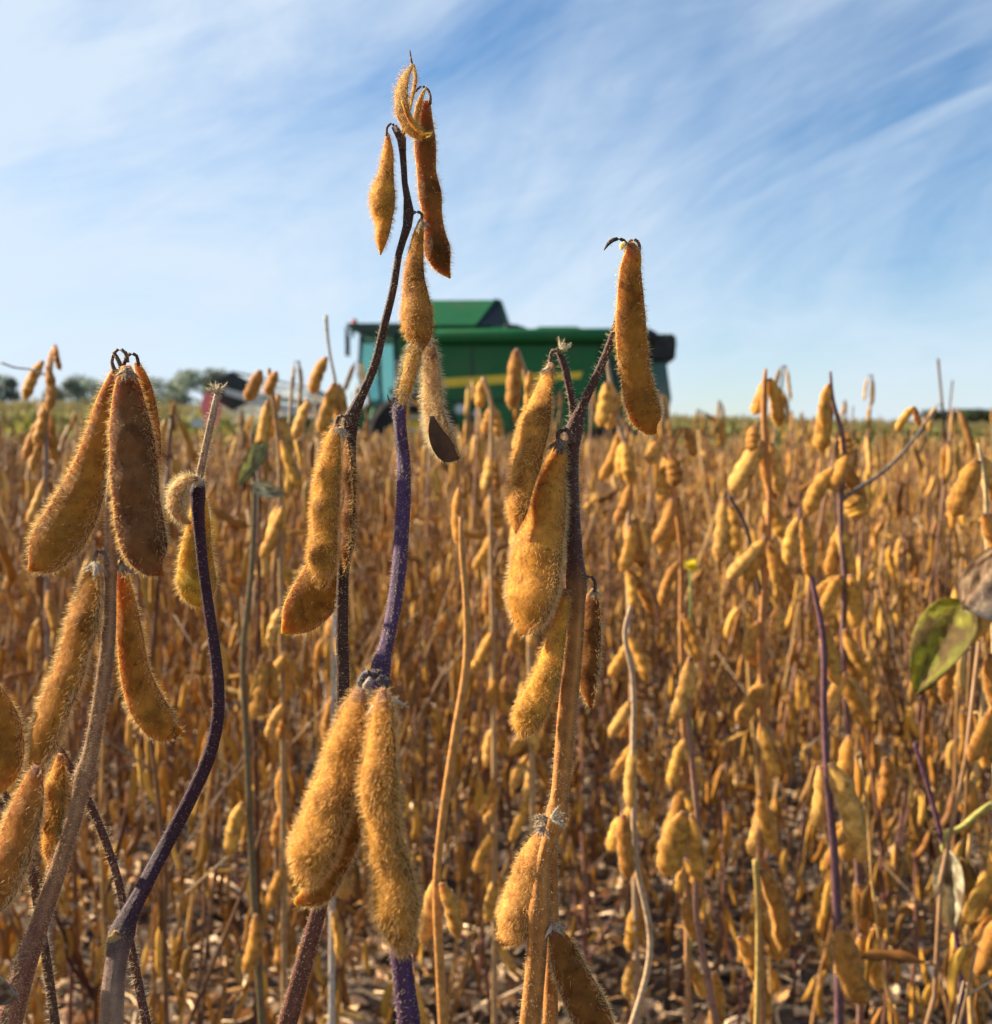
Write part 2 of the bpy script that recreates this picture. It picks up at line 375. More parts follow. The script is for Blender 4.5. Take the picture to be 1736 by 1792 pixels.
def leaf(plant, base, tip, wpx, d, col, col2=None, fold=0.35, droop=0.15, name='leaf', curl=0.0, d2=None, seed=0, petiole=None, yaw=0.0):
    """one leaflet: heart-shaped blade with midrib fold, wavy edge and veins"""
    g = np.random.default_rng(seed + 5)
    b = np.array(P(*base, d)); t = np.array(P(*tip, d2 or d)); ax = t - b; Lh = np.linalg.norm(ax); ax = ax / Lh
    side = nrm(np.cross(np.array(VB), ax)); up = np.cross(ax, side)
    side, up = side * math.cos(yaw) + up * math.sin(yaw), up * math.cos(yaw) - side * math.sin(yaw)
    nu, nv = 26, 17; u = np.linspace(0, 1, nu); v = np.linspace(-1, 1, nv)
    wd = wpx / 2 / F * d * np.sin(np.pi * np.clip(u, 0, 1) ** 0.68) ** 0.75
    U, Vv = np.meshgrid(u, v, indexing='ij')
    x = Vv * wd[:, None] * math.cos(fold)
    zc = np.abs(Vv) * wd[:, None] * math.sin(fold) + curl * wd.max() * Vv ** 2 + 0.03 * Lh * np.sin(U * 7 + Vv * 4) * np.abs(Vv) - 0.015 * Lh * np.abs(np.sin((U * 7 - np.abs(Vv) * 1.6) * np.pi)) ** 6 * (np.abs(Vv) > .05)
    yy = U * Lh - 0.1 * Lh * (1 - np.abs(Vv)) * 0
    dz = -droop * Lh * U ** 2
    Pp = b + ax * yy[..., None] + side * x[..., None] + up * (zc)[..., None] + np.array([0, 0, 1]) * dz[..., None]
    i = np.arange(nu - 1)[:, None]; j = np.arange(nv - 1)[None]
    Q = np.stack([i * nv + j, i * nv + j + 1, (i + 1) * nv + j + 1, (i + 1) * nv + j], -1).reshape(-1, 4)
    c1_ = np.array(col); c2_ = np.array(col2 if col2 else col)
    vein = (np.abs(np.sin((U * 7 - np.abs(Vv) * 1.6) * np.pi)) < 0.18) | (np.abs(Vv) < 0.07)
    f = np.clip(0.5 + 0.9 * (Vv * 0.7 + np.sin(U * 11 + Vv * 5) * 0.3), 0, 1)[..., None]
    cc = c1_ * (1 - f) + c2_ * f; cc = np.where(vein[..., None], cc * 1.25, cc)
    bl_ = fnoise(U * 3 + seed, Vv * 2 + 5, 0.5, 77 + seed); bf = np.clip((bl_ - .56) * 5, 0, 1)[..., None] + np.clip((np.abs(Vv) - .82) * 3, 0, .6)[..., None]; cc = cc * (1 - np.clip(bf, 0, .85)) + np.array([.16, .09, .04]) * np.clip(bf, 0, .85)
    mb = MB(); mb.add(Pp, Q, None, cc.reshape(-1, 3), 0)
    o = link(name, mb.mesh(name, [M_LEAF], origin=Vector(plant.location)), plant)
    sm = o.modifiers.new('thickness', 'SOLIDIFY'); sm.thickness = 0.00025
    return o

# ------------------------------------------------------------------ ground
def fnoise(x, y, s, seed):
    """cheap value noise"""
    g = np.random.default_rng(seed); tb = g.random((64, 64)); xs, ys = x / s, y / s
    xi, yi = np.floor(xs).astype(int), np.floor(ys).astype(int); fx, fy = xs - xi, ys - yi
    fx = fx * fx * (3 - 2 * fx); fy = fy * fy * (3 - 2 * fy)
    q = lambda a, b: tb[a % 64, b % 64]
    return (q(xi, yi) * (1 - fx) + q(xi + 1, yi) * fx) * (1 - fy) + (q(xi, yi + 1) * (1 - fx) + q(xi + 1, yi + 1) * fx) * fy
gx = np.unique(np.r_[np.linspace(-1500, -60, 10), np.linspace(-60, -5, 23), np.linspace(-5, -2.2, 40), np.linspace(-2.2, 2.2, 300), np.linspace(2.2, 5, 40), np.linspace(5, 60, 23), np.linspace(60, 1500, 10)])
gy = np.unique(np.r_[np.linspace(-200, -4, 8), np.linspace(-4, 0.6, 60), np.linspace(0.6, 5, 300), np.linspace(5, 9, 60), np.linspace(9, 60, 30), np.linspace(60, 2500, 14)])
X, Y = np.meshgrid(gx, gy, indexing='ij')
near = np.clip(1 - (np.hypot(X, Y - 2) - 4) / 3, 0, 1)
def gheight(x, y):
    return 0.030 * (fnoise(x, y, 0.22, 1) - 0.5) + 0.026 * (fnoise(x, y, 0.07, 2) - 0.5) + 0.014 * (fnoise(x, y, 0.03, 3) - 0.5)
Z = gheight(X, Y) * near - 0.005
nx, ny = len(gx), len(gy); i = np.arange(nx - 1)[:, None]; j = np.arange(ny - 1)[None]
Q = np.stack([i * ny + j, (i + 1) * ny + j, (i + 1) * ny + j + 1, i * ny + j + 1], -1).reshape(-1, 4)
gm, n, l, b, o = newmat('field_soil')
z = noise(n, l, 9, 8, 0.7); r = ramp(n, l, z.outputs['Fac'], [(0.3, (0.045, 0.030, 0.020)), (0.5, (0.11, 0.075, 0.050)), (0.7, (0.22, 0.16, 0.105))])
z2 = noise(n, l, 60, 5, 0.7); r2 = ramp(n, l, z2.outputs['Fac'], [(0.35, (0.55, 0.55, 0.55)), (0.7, (1.5, 1.45, 1.4))])
l.new(mixc(n, l, r.outputs[0], r2.outputs[0], 1.0, 'MULTIPLY'), b.inputs['Base Color']); b.inputs['Roughness'].default_value = 0.95
bp = n.new('ShaderNodeBump'); bp.inputs['Strength'].default_value = 0.8; bp.inputs['Distance'].default_value = 0.01; l.new(z2.outputs['Fac'], bp.inputs['Height']); l.new(bp.outputs[0], b.inputs['Normal'])
mb = MB(); mb.add(np.stack([X, Y, Z], -1), Q); go = link('ground', mb.mesh('ground', [gm])); go['kind'] = 'structure'
go['label'] = 'dark crumbly soil of the field'

# straw, leaf scraps and clods lying on the soil
M_LIT = plant_mat('dead_straw', 0.0, 0.8, 70, 0.4, spots=False)
def litter():
    mb = MB(); g = np.random.default_rng(21)
    LC = np.array([1.35, 1.16, 0.95]) * np.array([(0.60, 0.46, 0.30), (0.36, 0.24, 0.14), (0.70, 0.58, 0.42), (0.22, 0.15, 0.10), (0.58, 0.36, 0.16), (0.85, 0.74, 0.58)])
    def spot():
        y = 0.7 + 5.3 * g.random() ** 1.3; return (g.random() - 0.5) * (1.5 * y + 0.8), y
    for q in range(12000):       # straws
        x, y = spot(); ln_ = 0.02 + 0.11 * g.random() ** 1.7; a = g.random() * 6.283; h = float(gheight(np.array(x), np.array(y))) + 0.003 + 0.02 * g.random() ** 2
        dv = np.array([math.cos(a), math.sin(a), g.normal() * 0.18]); p0 = np.array([x, y, h]); bend = g.normal(size=3) * ln_ * 0.12; bend[2] = abs(bend[2])
        pts = np.array([p0 - dv * ln_ / 2, p0 + bend, p0 + dv * ln_ / 2]); c = cr(pts, 5); T = tang(c); W = nrm(np.cross(T, [0, 0, 1])); Nn = np.cross(T, W)
        rr = np.full(5, 0.001 + 0.0026 * g.random() ** 2)
        V, Qq, T3 = sweep(c, W, Nn, rr, rr * 0.7, 5); mb.add(V, Qq, T3, LC[g.integers(6)] * (0.7 + 0.5 * g.random()))
    for q in range(420):        # long fallen stems
        x, y = spot(); ln_ = g.uniform(.10, .38); a = g.random() * 6.283; h = float(gheight(np.array(x), np.array(y))) + .012
        dv = np.array([math.cos(a), math.sin(a), g.normal() * .06]); p0 = np.array([x, y, h]); c = cr(np.array([p0 - dv * ln_ / 2, p0 + g.normal(size=3) * [.01, .01, .004], p0 + dv * ln_ / 2]), 8); T = tang(c); W = nrm(np.cross(T, [0, 0, 1])); Nn = np.cross(T, W)
        rr = np.linspace(.0024, .0012, 8); V, Qq, T3 = sweep(c, W, Nn, rr, rr, 6); mb.add(V, Qq, T3, LC[g.integers(6)] * (0.7 + 0.4 * g.random()))
    for q in range(11000):       # curled leaf scraps
        x, y = spot(); s = 0.006 + 0.018 * g.random() ** 2; a = g.random() * 6.283; h = float(gheight(np.array(x), np.array(y))) + 0.006
        u, v = np.meshgrid(np.linspace(-1, 1, 5), np.linspace(-1, 1, 4), indexing='ij')
        cu = 0.4 + 0.9 * g.random(); xx = u * (1 - 0.25 * v ** 2); yy = v * (1 - 0.3 * u ** 2) * 0.7; z_ = cu * 0.5 * v ** 2 + g.normal() * 0.3 * u + 0.12 * g.normal(size=u.shape)
        ca, sa = math.cos(a), math.sin(a)
        Pp = np.stack([x + s * (xx * ca - yy * sa), y + s * (xx * sa + yy * ca), h + s * z_], -1)
        i = np.arange(4)[:, None]; j = np.arange(3)[None]; Qq = np.stack([i * 4 + j, (i + 1) * 4 + j, (i + 1) * 4 + j + 1, i * 4 + j + 1], -1).reshape(-1, 4)
        mb.add(Pp, Qq, None, LC[g.integers(6)] * (0.55 + 0.6 * g.random()))
    o = link('straw_litter', mb.mesh('straw_litter', [M_LIT])); tag(o, 'pale chopped straw and curled dead leaf scraps on the soil', 'straw', kind='stuff')
    mb = MB()                    # clods
    bm = bmesh.new(); bmesh.ops.create_icosphere(bm, subdivisions=2, radius=1); IV = np.array([v.co[:] for v in bm.verts]); IT = np.array([[v.index for v in f.verts] for f in bm.faces]); bm.free()
    for q in range(2600):
        x, y = spot(); s = 0.004 + 0.022 * g.random() ** 3; h = float(gheight(np.array(x), np.array(y)))
        V = IV * (1 + 0.28 * np.sin(IV[:, [1, 2, 0]] * 3.1 + g.random(3) * 6) + 0.12 * np.sin(IV[:, [2, 0, 1]] * 7 + g.random(3) * 6)) * s * np.array([1, 0.8 + 0.4 * g.random(), 0.7])
        mb.add(V + [x, y, h + s * 0.25], None, IT, np.array([0.17, 0.12, 0.08]) * (0.5 + 1.0 * g.random()))
    o = link('soil_clods', mb.mesh('soil_clods', [M_LIT])); tag(o, 'brown crumbled soil clods between the soybean rows', 'soil', kind='stuff')
litter()

# ------------------------------------------------------------------ the five foreground soybean plants
DPUR = (0.060, 0.026, 0.018); PURP = (0.055, 0.020, 0.042); ORNG = (0.46, 0.19, 0.045); RED = (0.15, 0.055, 0.035)
FG = 'large sharp soybean plants in the foreground'
def hero(label, px, py, d, dx=0, dy=0.05):
    return thing('soybean_plant', label, 'soybean plant', ground_pt(px, py, d, dx, dy), FG)

# --- the tallest plant, centre
A = hero('tallest dark stemmed soybean plant, its top pods against the sky above the combine', 480, 1800, 0.255, -0.03)
d = 0.262
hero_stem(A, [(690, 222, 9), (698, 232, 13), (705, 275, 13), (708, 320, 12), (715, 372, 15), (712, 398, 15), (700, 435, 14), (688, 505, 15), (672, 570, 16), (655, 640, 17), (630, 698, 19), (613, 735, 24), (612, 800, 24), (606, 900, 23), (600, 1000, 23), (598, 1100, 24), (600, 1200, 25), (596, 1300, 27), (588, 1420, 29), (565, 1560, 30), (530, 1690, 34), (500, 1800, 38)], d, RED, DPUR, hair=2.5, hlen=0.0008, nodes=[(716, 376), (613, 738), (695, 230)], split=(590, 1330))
stalklet(A, [(692, 225, 7), (686, 216, 6), (678, 222, 6), (677, 238, 7)], d)
hero_pod(A, [(678, 234, 7), (679, 262, 20), (676, 300, 30), (670, 338, 46), (670, 365, 46), (671, 392, 32), (668, 420, 22), (666, 446, 3)], d, 0.8, 25, (0.52, 0.6, 0.85), GOLD, hair=5.5)
stalklet(A, [(704, 262, 10), (707, 225, 9), (716, 185, 8), (726, 150, 8), (723, 118, 7), (719, 104, 5), (717, 88, 3)], d - 0.001)
stalklet(A, [(727, 160, 6), (737, 151, 6), (748, 156, 6), (753, 170, 7), (752, 182, 9)], d + 0.001)
hero_pod(A, [(745, 176, 16), (743, 212, 28), (744, 250, 36), (747, 305, 33), (753, 342, 38), (757, 379, 33), (760, 404, 35), (766, 440, 43), (775, 466, 28), (788, 487, 2)], d + 0.002, 0.45, 8, (0.2, 0.5, 0.85), BROWN, hair=2.6)
hero_pod(A, [(722, 112, 6), (708, 138, 20), (702, 170, 26), (706, 200, 26), (722, 226, 22), (740, 237, 12), (758, 233, 2)], d - 0.005, 0.35, 38, (0.3, 0.5), (0.36, 0.23, 0.08), hair=6, hlen=0.0015, wrk=0.16)
hero_pod(A, [(703, 176, 3), (714, 206, 5), (728, 226, 5), (746, 236, 4), (760, 233, 2)], d - 0.0075, 0.6, 0, (0.3,), (0.05, 0.03, 0.03), hair=0, name='suture')
hero_pod(A, [(746, 152, 3), (738, 168, 9), (732, 190, 12), (728, 214, 10), (730, 226, 3)], d - 0.004, 0.4, 20, (0.3,), (0.34, 0.2, 0.07), hair=6, wrk=0.12)
hero_pod(A, [(724, 112, 4), (727, 140, 8), (722, 165, 9), (718, 192, 4)], d - 0.002, 0.6, 40, (0.4,), (0.34, 0.2, 0.07), hair=6)
stalklet(A, [(716, 378, 9), (727, 371, 8), (737, 373, 7), (738, 388, 8)], d)
hero_pod(A, [(737, 384, 9), (733, 405, 20), (728, 440, 30), (724, 480, 39), (727, 520, 52), (730, 552, 60), (732, 576, 56), (736, 600, 34), (738, 616, 3)], d - 0.004, 0.75, 25, (0.35, 0.7, 0.85), (0.36, 0.17, 0.035), hair=4.5)
stalklet(A, [(613, 745, 11), (604, 728, 9), (594, 728, 8), (588, 745, 10)], d - 0.004)
hero_pod(A, [(590, 742, 14), (584, 765, 32), (578, 810, 46), (571, 867, 57), (569, 918, 55), (566, 965, 60), (563, 1000, 52), (566, 1028, 10)], d - 0.006, 0.85, 35, (0.3, 0.55, 0.8), GOLD, hair=8, hlen=0.0016)
hero_pod(A, [(604, 860, 26), (592, 940, 52), (572, 1000, 72), (547, 1050, 80), (516, 1086, 56), (493, 1109, 4)], d + 0.006, 0.4, 4, (0.25, 0.65), AMBER, hair=2.2)
hero_pod(A, [(603, 755, 8), (609, 800, 24), (612, 880, 32), (608, 950, 28), (600, 1012, 4)], d - 0.001, 0.7, 60, (0.3, 0.6, 0.8), BROWN, hair=4)
calyx(A, 592, 748, d - 0.007, 24, 10, (0.5, 0.42, 0.34)); calyx(A, 738, 388, d - 0.006, 16, 10)

# --- purple stem passing in front, two blurred woolly pods hanging from it
B = hero('purple stemmed soybean plant with two thick woolly pods hanging low in front', 720, 1800, 0.205, 0.0, 0.03)
hero_stem(B, [(738, 584, 18, .262), (728, 610, 24, .262), (715, 655, 24, .262), (698, 706, 22, .26), (699, 740, 24, .258), (705, 800, 27, .256), (706, 860, 28, .252), (702, 940, 29, .247), (694, 1030, 29, .24), (680, 1110, 28, .232), (664, 1180, 30, .224), (668, 1300, 34, .217), (682, 1480, 38, .21), (702, 1680, 40, .205), (716, 1800, 44, .203)], 0.2, (0.08, 0.03, 0.08), PURP, hair=2.5, hlen=0.0008, nodes=[(698, 708, .26), (662, 1182, .224)])
stalklet(B, [(698, 712, 8), (688, 708, 7), (680, 698, 4), (678, 690, 2)], .26)
fz = [(736, 588, 22), (727, 612, 30), (717, 650, 30), (703, 700, 20), (699, 714, 6)]
hero_pod(B, fz, .2585, 0.8, 20, (0.4,), GOLD, hair=9, hlen=0.0017, name='dried_raceme', hcol=HP)
hero_pod(B, [(748, 590, 16), (752, 625, 30), (756, 680, 36), (760, 725, 40), (768, 757, 46), (783, 785, 42), (806, 802, 6)], .264, 0.55, 35, (0.4, 0.7), (0.5, 0.3, 0.12), hair=8, hlen=0.0021, hcol=HP)
hero_pod(B, [(756, 728, 6), (762, 755, 24), (773, 778, 34), (786, 795, 30), (803, 803, 4)], .2585, 0.15, 0, (0.5,), (0.10, 0.045, 0.018), hair=0, name='pod_valve')
calyx(B, 740, 586, .257, 30, 0, (0.7, 0.62, 0.52))
stalklet(B, [(664, 1182, 22), (645, 1176, 18), (632, 1190, 17), (630, 1212, 18)], .214, (0.09, 0.07, 0.08)); stalklet(B, [(662, 1185, 22), (672, 1195, 20), (674, 1218, 20)], .212, (0.09, 0.07, 0.08))
stalklet(B, [(650, 1188, 16), (640, 1205, 20), (655, 1222, 18), (668, 1205, 14)], .208, (0.30, 0.24, 0.20))
hero_pod(B, [(632, 1205, 18), (628, 1225, 44), (618, 1266, 66), (599, 1330, 76), (580, 1400, 90), (556, 1468, 96), (541, 1510, 86), (528, 1540, 44), (520, 1550, 4)], .205, 0.8, 40, (0.3, 0.55, 0.82), (0.42, 0.20, 0.035), hair=6.5, hlen=0.0016)
hero_pod(B, [(671, 1205, 14), (671, 1226, 40), (670, 1275, 56), (665, 1350, 76), (667, 1420, 80), (675, 1475, 72), (686, 1520, 86), (692, 1570, 94), (697, 1620, 80), (703, 1655, 46), (708, 1674, 8)], .198, 0.82, 40, (0.36, 0.58, 0.82), (0.42, 0.20, 0.035), hair=6.5, hlen=0.0017)
hero_pod(B, [(650, 1210, 20), (634, 1330, 46), (612, 1430, 54), (582, 1510, 54), (550, 1562, 48), (515, 1582, 6)], .214, 0.5, 10, (0.3, 0.6, 0.85), AMBER, hair=4)
calyx(B, 627, 1215, .206, 40, -8, (0.62, 0.55, 0.48)); calyx(B, 672, 1215, .200, 40, 8, (0.62, 0.55, 0.48))

# --- right centre: forked plant with the long flat pod at its tip
D = hero('forked soybean plant right of centre with a long flat brown pod at its tip', 925, 1800, 0.255, 0.0)
d = 0.262
hero_stem(D, [(1100, 430, 14), (1094, 470, 13), (1084, 545, 13), (1068, 600, 15), (1045, 655, 16), (1018, 712, 19), (1003, 755, 26), (998, 810, 32), (1000, 900, 32), (1006, 985, 32), (1008, 1060, 33), (1002, 1150, 36), (992, 1250, 38), (984, 1340, 36), (974, 1425, 32), (952, 1500, 28), (944, 1590, 38), (936, 1700, 40), (926, 1800, 42)], d, ORNG, (0.088, 0.034, 0.024), hair=2.0, nodes=[(1003, 750), (972, 1430), (1014, 1020), (945, 1600)], split=(1000, 1040))
hero_stem(D, [(976, 616, 9), (984, 630, 14), (992, 660, 15), (1001, 705, 15), (1004, 752, 16)], d + .001, (0.088, 0.036, 0.025), hair=2.0, ground=False, name='side_shoot')
hero_stem(D, [(972, 1428, 12), (966, 1500, 22), (966, 1640, 26), (962, 1800, 30)], d + .01, ORNG, ORNG, hair=2, ground=False, name='side_shoot')
stalklet(D, [(1098, 436, 9), (1103, 422, 9), (1113, 420, 8), (1119, 430, 8), (1117, 446, 9)], d - .001)
hero_pod(D, [(1102, 424, 10), (1106, 436, 22), (1103, 475, 35), (1103, 520, 43), (1104, 568, 49), (1107, 614, 51), (1114, 661, 50), (1124, 708, 54), (1133, 735, 48), (1141, 752, 24), (1149, 758, 3)], d - .003, 0.4, 12, (0.2, 0.42, 0.62, 0.84), AMBER, hair=2.4)
stalklet(D, [(1099, 432, 8), (1092, 421, 8), (1080, 418, 9), (1068, 423, 10), (1057, 438, 2)], d - .002, (0.045, 0.03, 0.035))
hero_pod(D, [(1094, 424, 5), (1089, 430, 10), (1087, 437, 4)], d - .004, .7, 0, (.5,), (0.8, 0.6, 0.3), hair=0, name='bud')
stalklet(D, [(980, 622, 10), (974, 610, 9), (966, 616, 9), (963, 634, 9)], d)
calyx(D, 983, 612, d - .001, 18, 150, (0.55, 0.45, 0.32))
hero_pod(D, [(964, 634, 10), (958, 658, 24), (949, 690, 38), (940, 730, 54), (931, 770, 60), (922, 810, 56), (914, 848, 48), (908, 878, 44), (905, 905, 32), (902, 934, 3)], d - .004, 0.62, 48, (0.35, 0.62, 0.85), (0.50, 0.24, 0.045), hair=5, hlen=0.0016)
stalklet(D, [(1002, 775, 13), (992, 752, 12), (978, 756, 11), (979, 780, 11)], d - .004); calyx(D, 980, 770, d - .005, 30, -10, (0.18, 0.12, 0.10)); calyx(D, 962, 642, d - .005, 22, -15, (0.4, 0.3, 0.26))
hero_pod(D, [(984, 770, 14), (977, 795, 30), (964, 842, 54), (956, 900, 68), (946, 948, 80), (936, 992, 88), (932, 1024, 90), (928, 1054, 80), (922, 1082, 60), (914, 1102, 30), (908, 1112, 3)], d - .002, 0.6, 38, (0.3, 0.55, 0.82), (0.52, 0.25, 0.045), hair=3.2, hlen=0.0015)
hero_pod(D, [(990, 1030, 12), (984, 1072, 26), (975, 1115, 34), (966, 1150, 46), (957, 1182, 52), (945, 1212, 56), (931, 1240, 60), (920, 1264, 54), (913, 1284, 26), (910, 1290, 3)], d - .003, 0.85, 40, (0.35, 0.6, 0.84), GOLD, hair=6.5, hlen=0.0014)
stalklet(D, [(1016, 1032, 12), (1022, 1014, 10), (1033, 1008, 8), (1041, 1018, 8), (1041, 1036, 8)], d)
hero_pod(D, [(1040, 1030, 8), (1036, 1052, 24), (1032, 1090, 36), (1031, 1140, 38), (1029, 1185, 32), (1030, 1215, 22), (1034, 1238, 6)], d + .003, 0.6, 30, (0.35, 0.65), BROWN, hair=3)
calyx(D, 1040, 1032, d + .001, 14, 0)
calyx(D, 965, 1432, d - .006, 26, 95, (0.6, 0.5, 0.38)); calyx(D, 956, 1430, d - .006, 22, -60, (0.25, 0.17, 0.16)); calyx(D, 950, 1446, d - .006, 22, -30, (0.3, 0.2, 0.2))
hero_pod(D, [(951, 1456, 18), (938, 1490, 44), (922, 1545, 60), (906, 1590, 66), (894, 1628, 58), (876, 1650, 16)], d + .002, 0.7, 30, (0.3, 0.7), (0.56, 0.29, 0.08), hair=6.5)
calyx(D, 968, 1618, d - .002, 30, 20, (0.5, 0.38, 0.3))
hero_pod(D, [(966, 1622, 14), (982, 1655, 42), (1000, 1705, 58), (1022, 1752, 66), (1044, 1800, 60), (1066, 1850, 10)], d - .002, 0.4, 5, (0.3, 0.6, 0.85), BROWN, hair=3)

# --- curved purple stem on the left
E = hero('soybean plant with a strongly curved purple stem left of the tallest plant', 195, 1800, 0.245, 0.0)
d = 0.262
hero_stem(E, [(381, 682, 9), (377, 705, 13), (368, 745, 14), (357, 795, 14), (347, 845, 16)], d, (0.42, 0.30, 0.2), (0.34, 0.2, 0.13), hair=6, ground=False, name='dried_raceme')
calyx(E, 381, 688, d, 20, 190, (0.6, 0.5, 0.4)); calyx(E, 346, 850, d - .002, 18, 160, (0.5, 0.42, 0.4))
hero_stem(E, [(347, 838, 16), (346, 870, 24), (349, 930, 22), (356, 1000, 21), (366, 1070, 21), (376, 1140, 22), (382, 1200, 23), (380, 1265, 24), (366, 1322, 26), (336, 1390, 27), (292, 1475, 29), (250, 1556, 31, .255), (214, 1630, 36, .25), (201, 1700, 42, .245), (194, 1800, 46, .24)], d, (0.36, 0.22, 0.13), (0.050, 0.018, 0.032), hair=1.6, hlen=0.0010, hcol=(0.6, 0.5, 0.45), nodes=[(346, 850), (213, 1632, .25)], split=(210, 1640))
hero_pod(E, [(346, 838, 8), (326, 840, 24), (310, 858, 32), (306, 884, 32), (318, 906, 24), (334, 916, 5)], d - .003, 0.7, 30, (0.4, 0.6), (0.55, 0.36, 0.14), hair=9, hlen=0.0015, hcol=HP)
hero_pod(E, [(350, 858, 14), (349, 900, 34), (345, 950, 50), (343, 990, 62), (345, 1025, 66), (348, 1048, 44), (352, 1062, 5)], d + .006, 0.4, 6, (0.4, 0.8), YGREEN, hair=3.6, hlen=0.0015)
hero_pod(E, [(209, 1632, 20), (200, 1650, 28), (196, 1690, 26), (192, 1720, 10)], .247, 0.6, 0, (.5,), (0.55, 0.42, 0.2), hair=5, name='leaf_scar')

# --- far left: big backlit pods
G_ = hero('soybean plant on the left with two very large flat brown pods at its tip', 15, 1800, 0.235, 0.0)
d = 0.245
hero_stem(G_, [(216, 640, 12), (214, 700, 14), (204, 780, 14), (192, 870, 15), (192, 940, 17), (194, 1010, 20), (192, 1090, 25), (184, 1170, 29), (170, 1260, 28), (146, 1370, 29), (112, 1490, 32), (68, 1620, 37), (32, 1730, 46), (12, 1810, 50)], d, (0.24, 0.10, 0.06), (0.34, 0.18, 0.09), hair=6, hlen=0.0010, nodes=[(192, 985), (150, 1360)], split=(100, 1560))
stalklet(G_, [(214, 648, 12), (206, 628, 10), (200, 616, 9), (209, 611, 8), (220, 618, 9), (223, 634, 9)], d - .002)
stalklet(G_, [(216, 640, 9), (226, 620, 9), (236, 620, 8), (243, 640, 9)], d)
stalklet(G_, [(200, 618, 8), (196, 632, 8), (202, 652, 12)], d - .001)
hero_pod(G_, [(204, 645, 14), (199, 665, 26), (189, 702, 40), (178, 752, 50), (162, 810, 62), (144, 862, 78), (123, 907, 88), (98, 946, 88), (74, 977, 64), (58, 992, 26), (50, 999, 3)], d + .004, 0.42, 8, (0.3, 0.58, 0.82), AMBER, hair=3.4, hlen=0.0015)
hero_pod(G_, [(221, 640, 16), (222, 668, 40), (225, 715, 62), (230, 765, 76), (234, 815, 84), (238, 870, 82), (247, 928, 84), (258, 968, 74), (270, 992, 44), (286, 1006, 3)], d - .006, 0.42, 6, (0.32, 0.55, 0.8), (0.19, 0.085, 0.030), hair=2.6)
hero_pod(G_, [(238, 632, 10), (250, 668, 26), (259, 715, 34), (266, 770, 34), (270, 820, 24), (272, 860, 3)], d + .007, 0.5, 20, (0.4, 0.7), (0.46, 0.19, 0.03), hair=3)
calyx(G_, 222, 645, d - .008, 24, 0, (0.22, 0.14, 0.12))
stalklet(G_, [(190, 990, 12), (182, 968, 10), (170, 965, 9), (167, 982, 10)], d - .001, (0.16, 0.10, 0.09)); stalklet(G_, [(197, 985, 10), (208, 966, 9), (213, 976, 9), (212, 992, 10)], d + .001, (0.16, 0.10, 0.09))
hero_pod(G_, [(168, 975, 10), (164, 997, 22), (156, 1042, 44), (146, 1090, 60), (133, 1134, 56), (120, 1180, 58), (101, 1226, 60), (84, 1272, 60), (70, 1318, 46), (58, 1340, 20), (51, 1353, 3)], d - .002, 0.5, 22, (0.3, 0.55, 0.8), (0.38, 0.17, 0.03), hair=4, hlen=0.0016)
hero_pod(G_, [(212, 980, 10), (214, 1008, 22), (221, 1057, 36), (228, 1118, 48), (236, 1175, 54), (247, 1212, 62), (264, 1246, 66), (285, 1270, 58), (303, 1280, 34), (318, 1278, 4)], d + .004, 0.42, 10, (0.35, 0.82), (0.38, 0.175, 0.03), hair=2.8, hlen=0.0014)
calyx(G_, 168, 985, d - .004, 26, -10, (0.45, 0.38, 0.33)); calyx(G_, 212, 985, d + .001, 26, 10, (0.3, 0.24, 0.22))

# --- a plant cut by the left edge of the picture
H_ = hero('soybean plant cut off by the left edge, pods hanging across the bottom left corner', -60, 1800, 0.24, 0.0)
d = 0.245
hero_stem(H_, [(-30, 1180, 14), (-40, 1350, 16), (-50, 1500, 20), (-60, 1800, 26)], d + .004, RED, RED, hair=2)
hero_pod(H_, [(-8, 1195, 10), (2, 1240, 46), (10, 1290, 64), (10, 1335, 58), (2, 1378, 20), (-3, 1390, 3)], d + .002, 0.4, 5, (0.3, 0.7), AMBER, hair=3.2)
hero_pod(H_, [(66, 1340, 16), (56, 1385, 50), (40, 1440, 66), (18, 1500, 74), (-8, 1560, 70), (-34, 1615, 8)], d - .004, 0.5, 20, (0.3, 0.55, 0.8), (0.38, 0.16, 0.035), hair=4)
hero_pod(H_, [(106, 1320, 16), (101, 1365, 44), (96, 1410, 54), (94, 1450, 50), (90, 1488, 34), (87, 1516, 4)], d + .003, 0.85, 40, (0.3, 0.6, 0.85), GOLD, hair=6.5)
hero_stem(H_, [(98, 1300, 12), (128, 1350, 14), (172, 1440, 15), (204, 1530, 15), (226, 1640, 16), (258, 1800, 18)], d + .012, (0.14, 0.055, 0.04), hair=3.5, ground=False, name='side_shoot', hlen=0.0015)
hero_stem(H_, [(0, 1370, 12), (28, 1430, 15), (56, 1530, 17), (72, 1620, 17), (98, 1800, 18)], d + .008, (0.12, 0.06, 0.04), hair=4, ground=False, name='side_shoot', hlen=0.0015)
leaf(H_, (35, 1740), (-25, 1680), 60, 0.235, (0.55, 0.5, 0.42), (0.35, 0.28, 0.22), fold=0.8, name='dead_leaf', seed=3, curl=0.6)

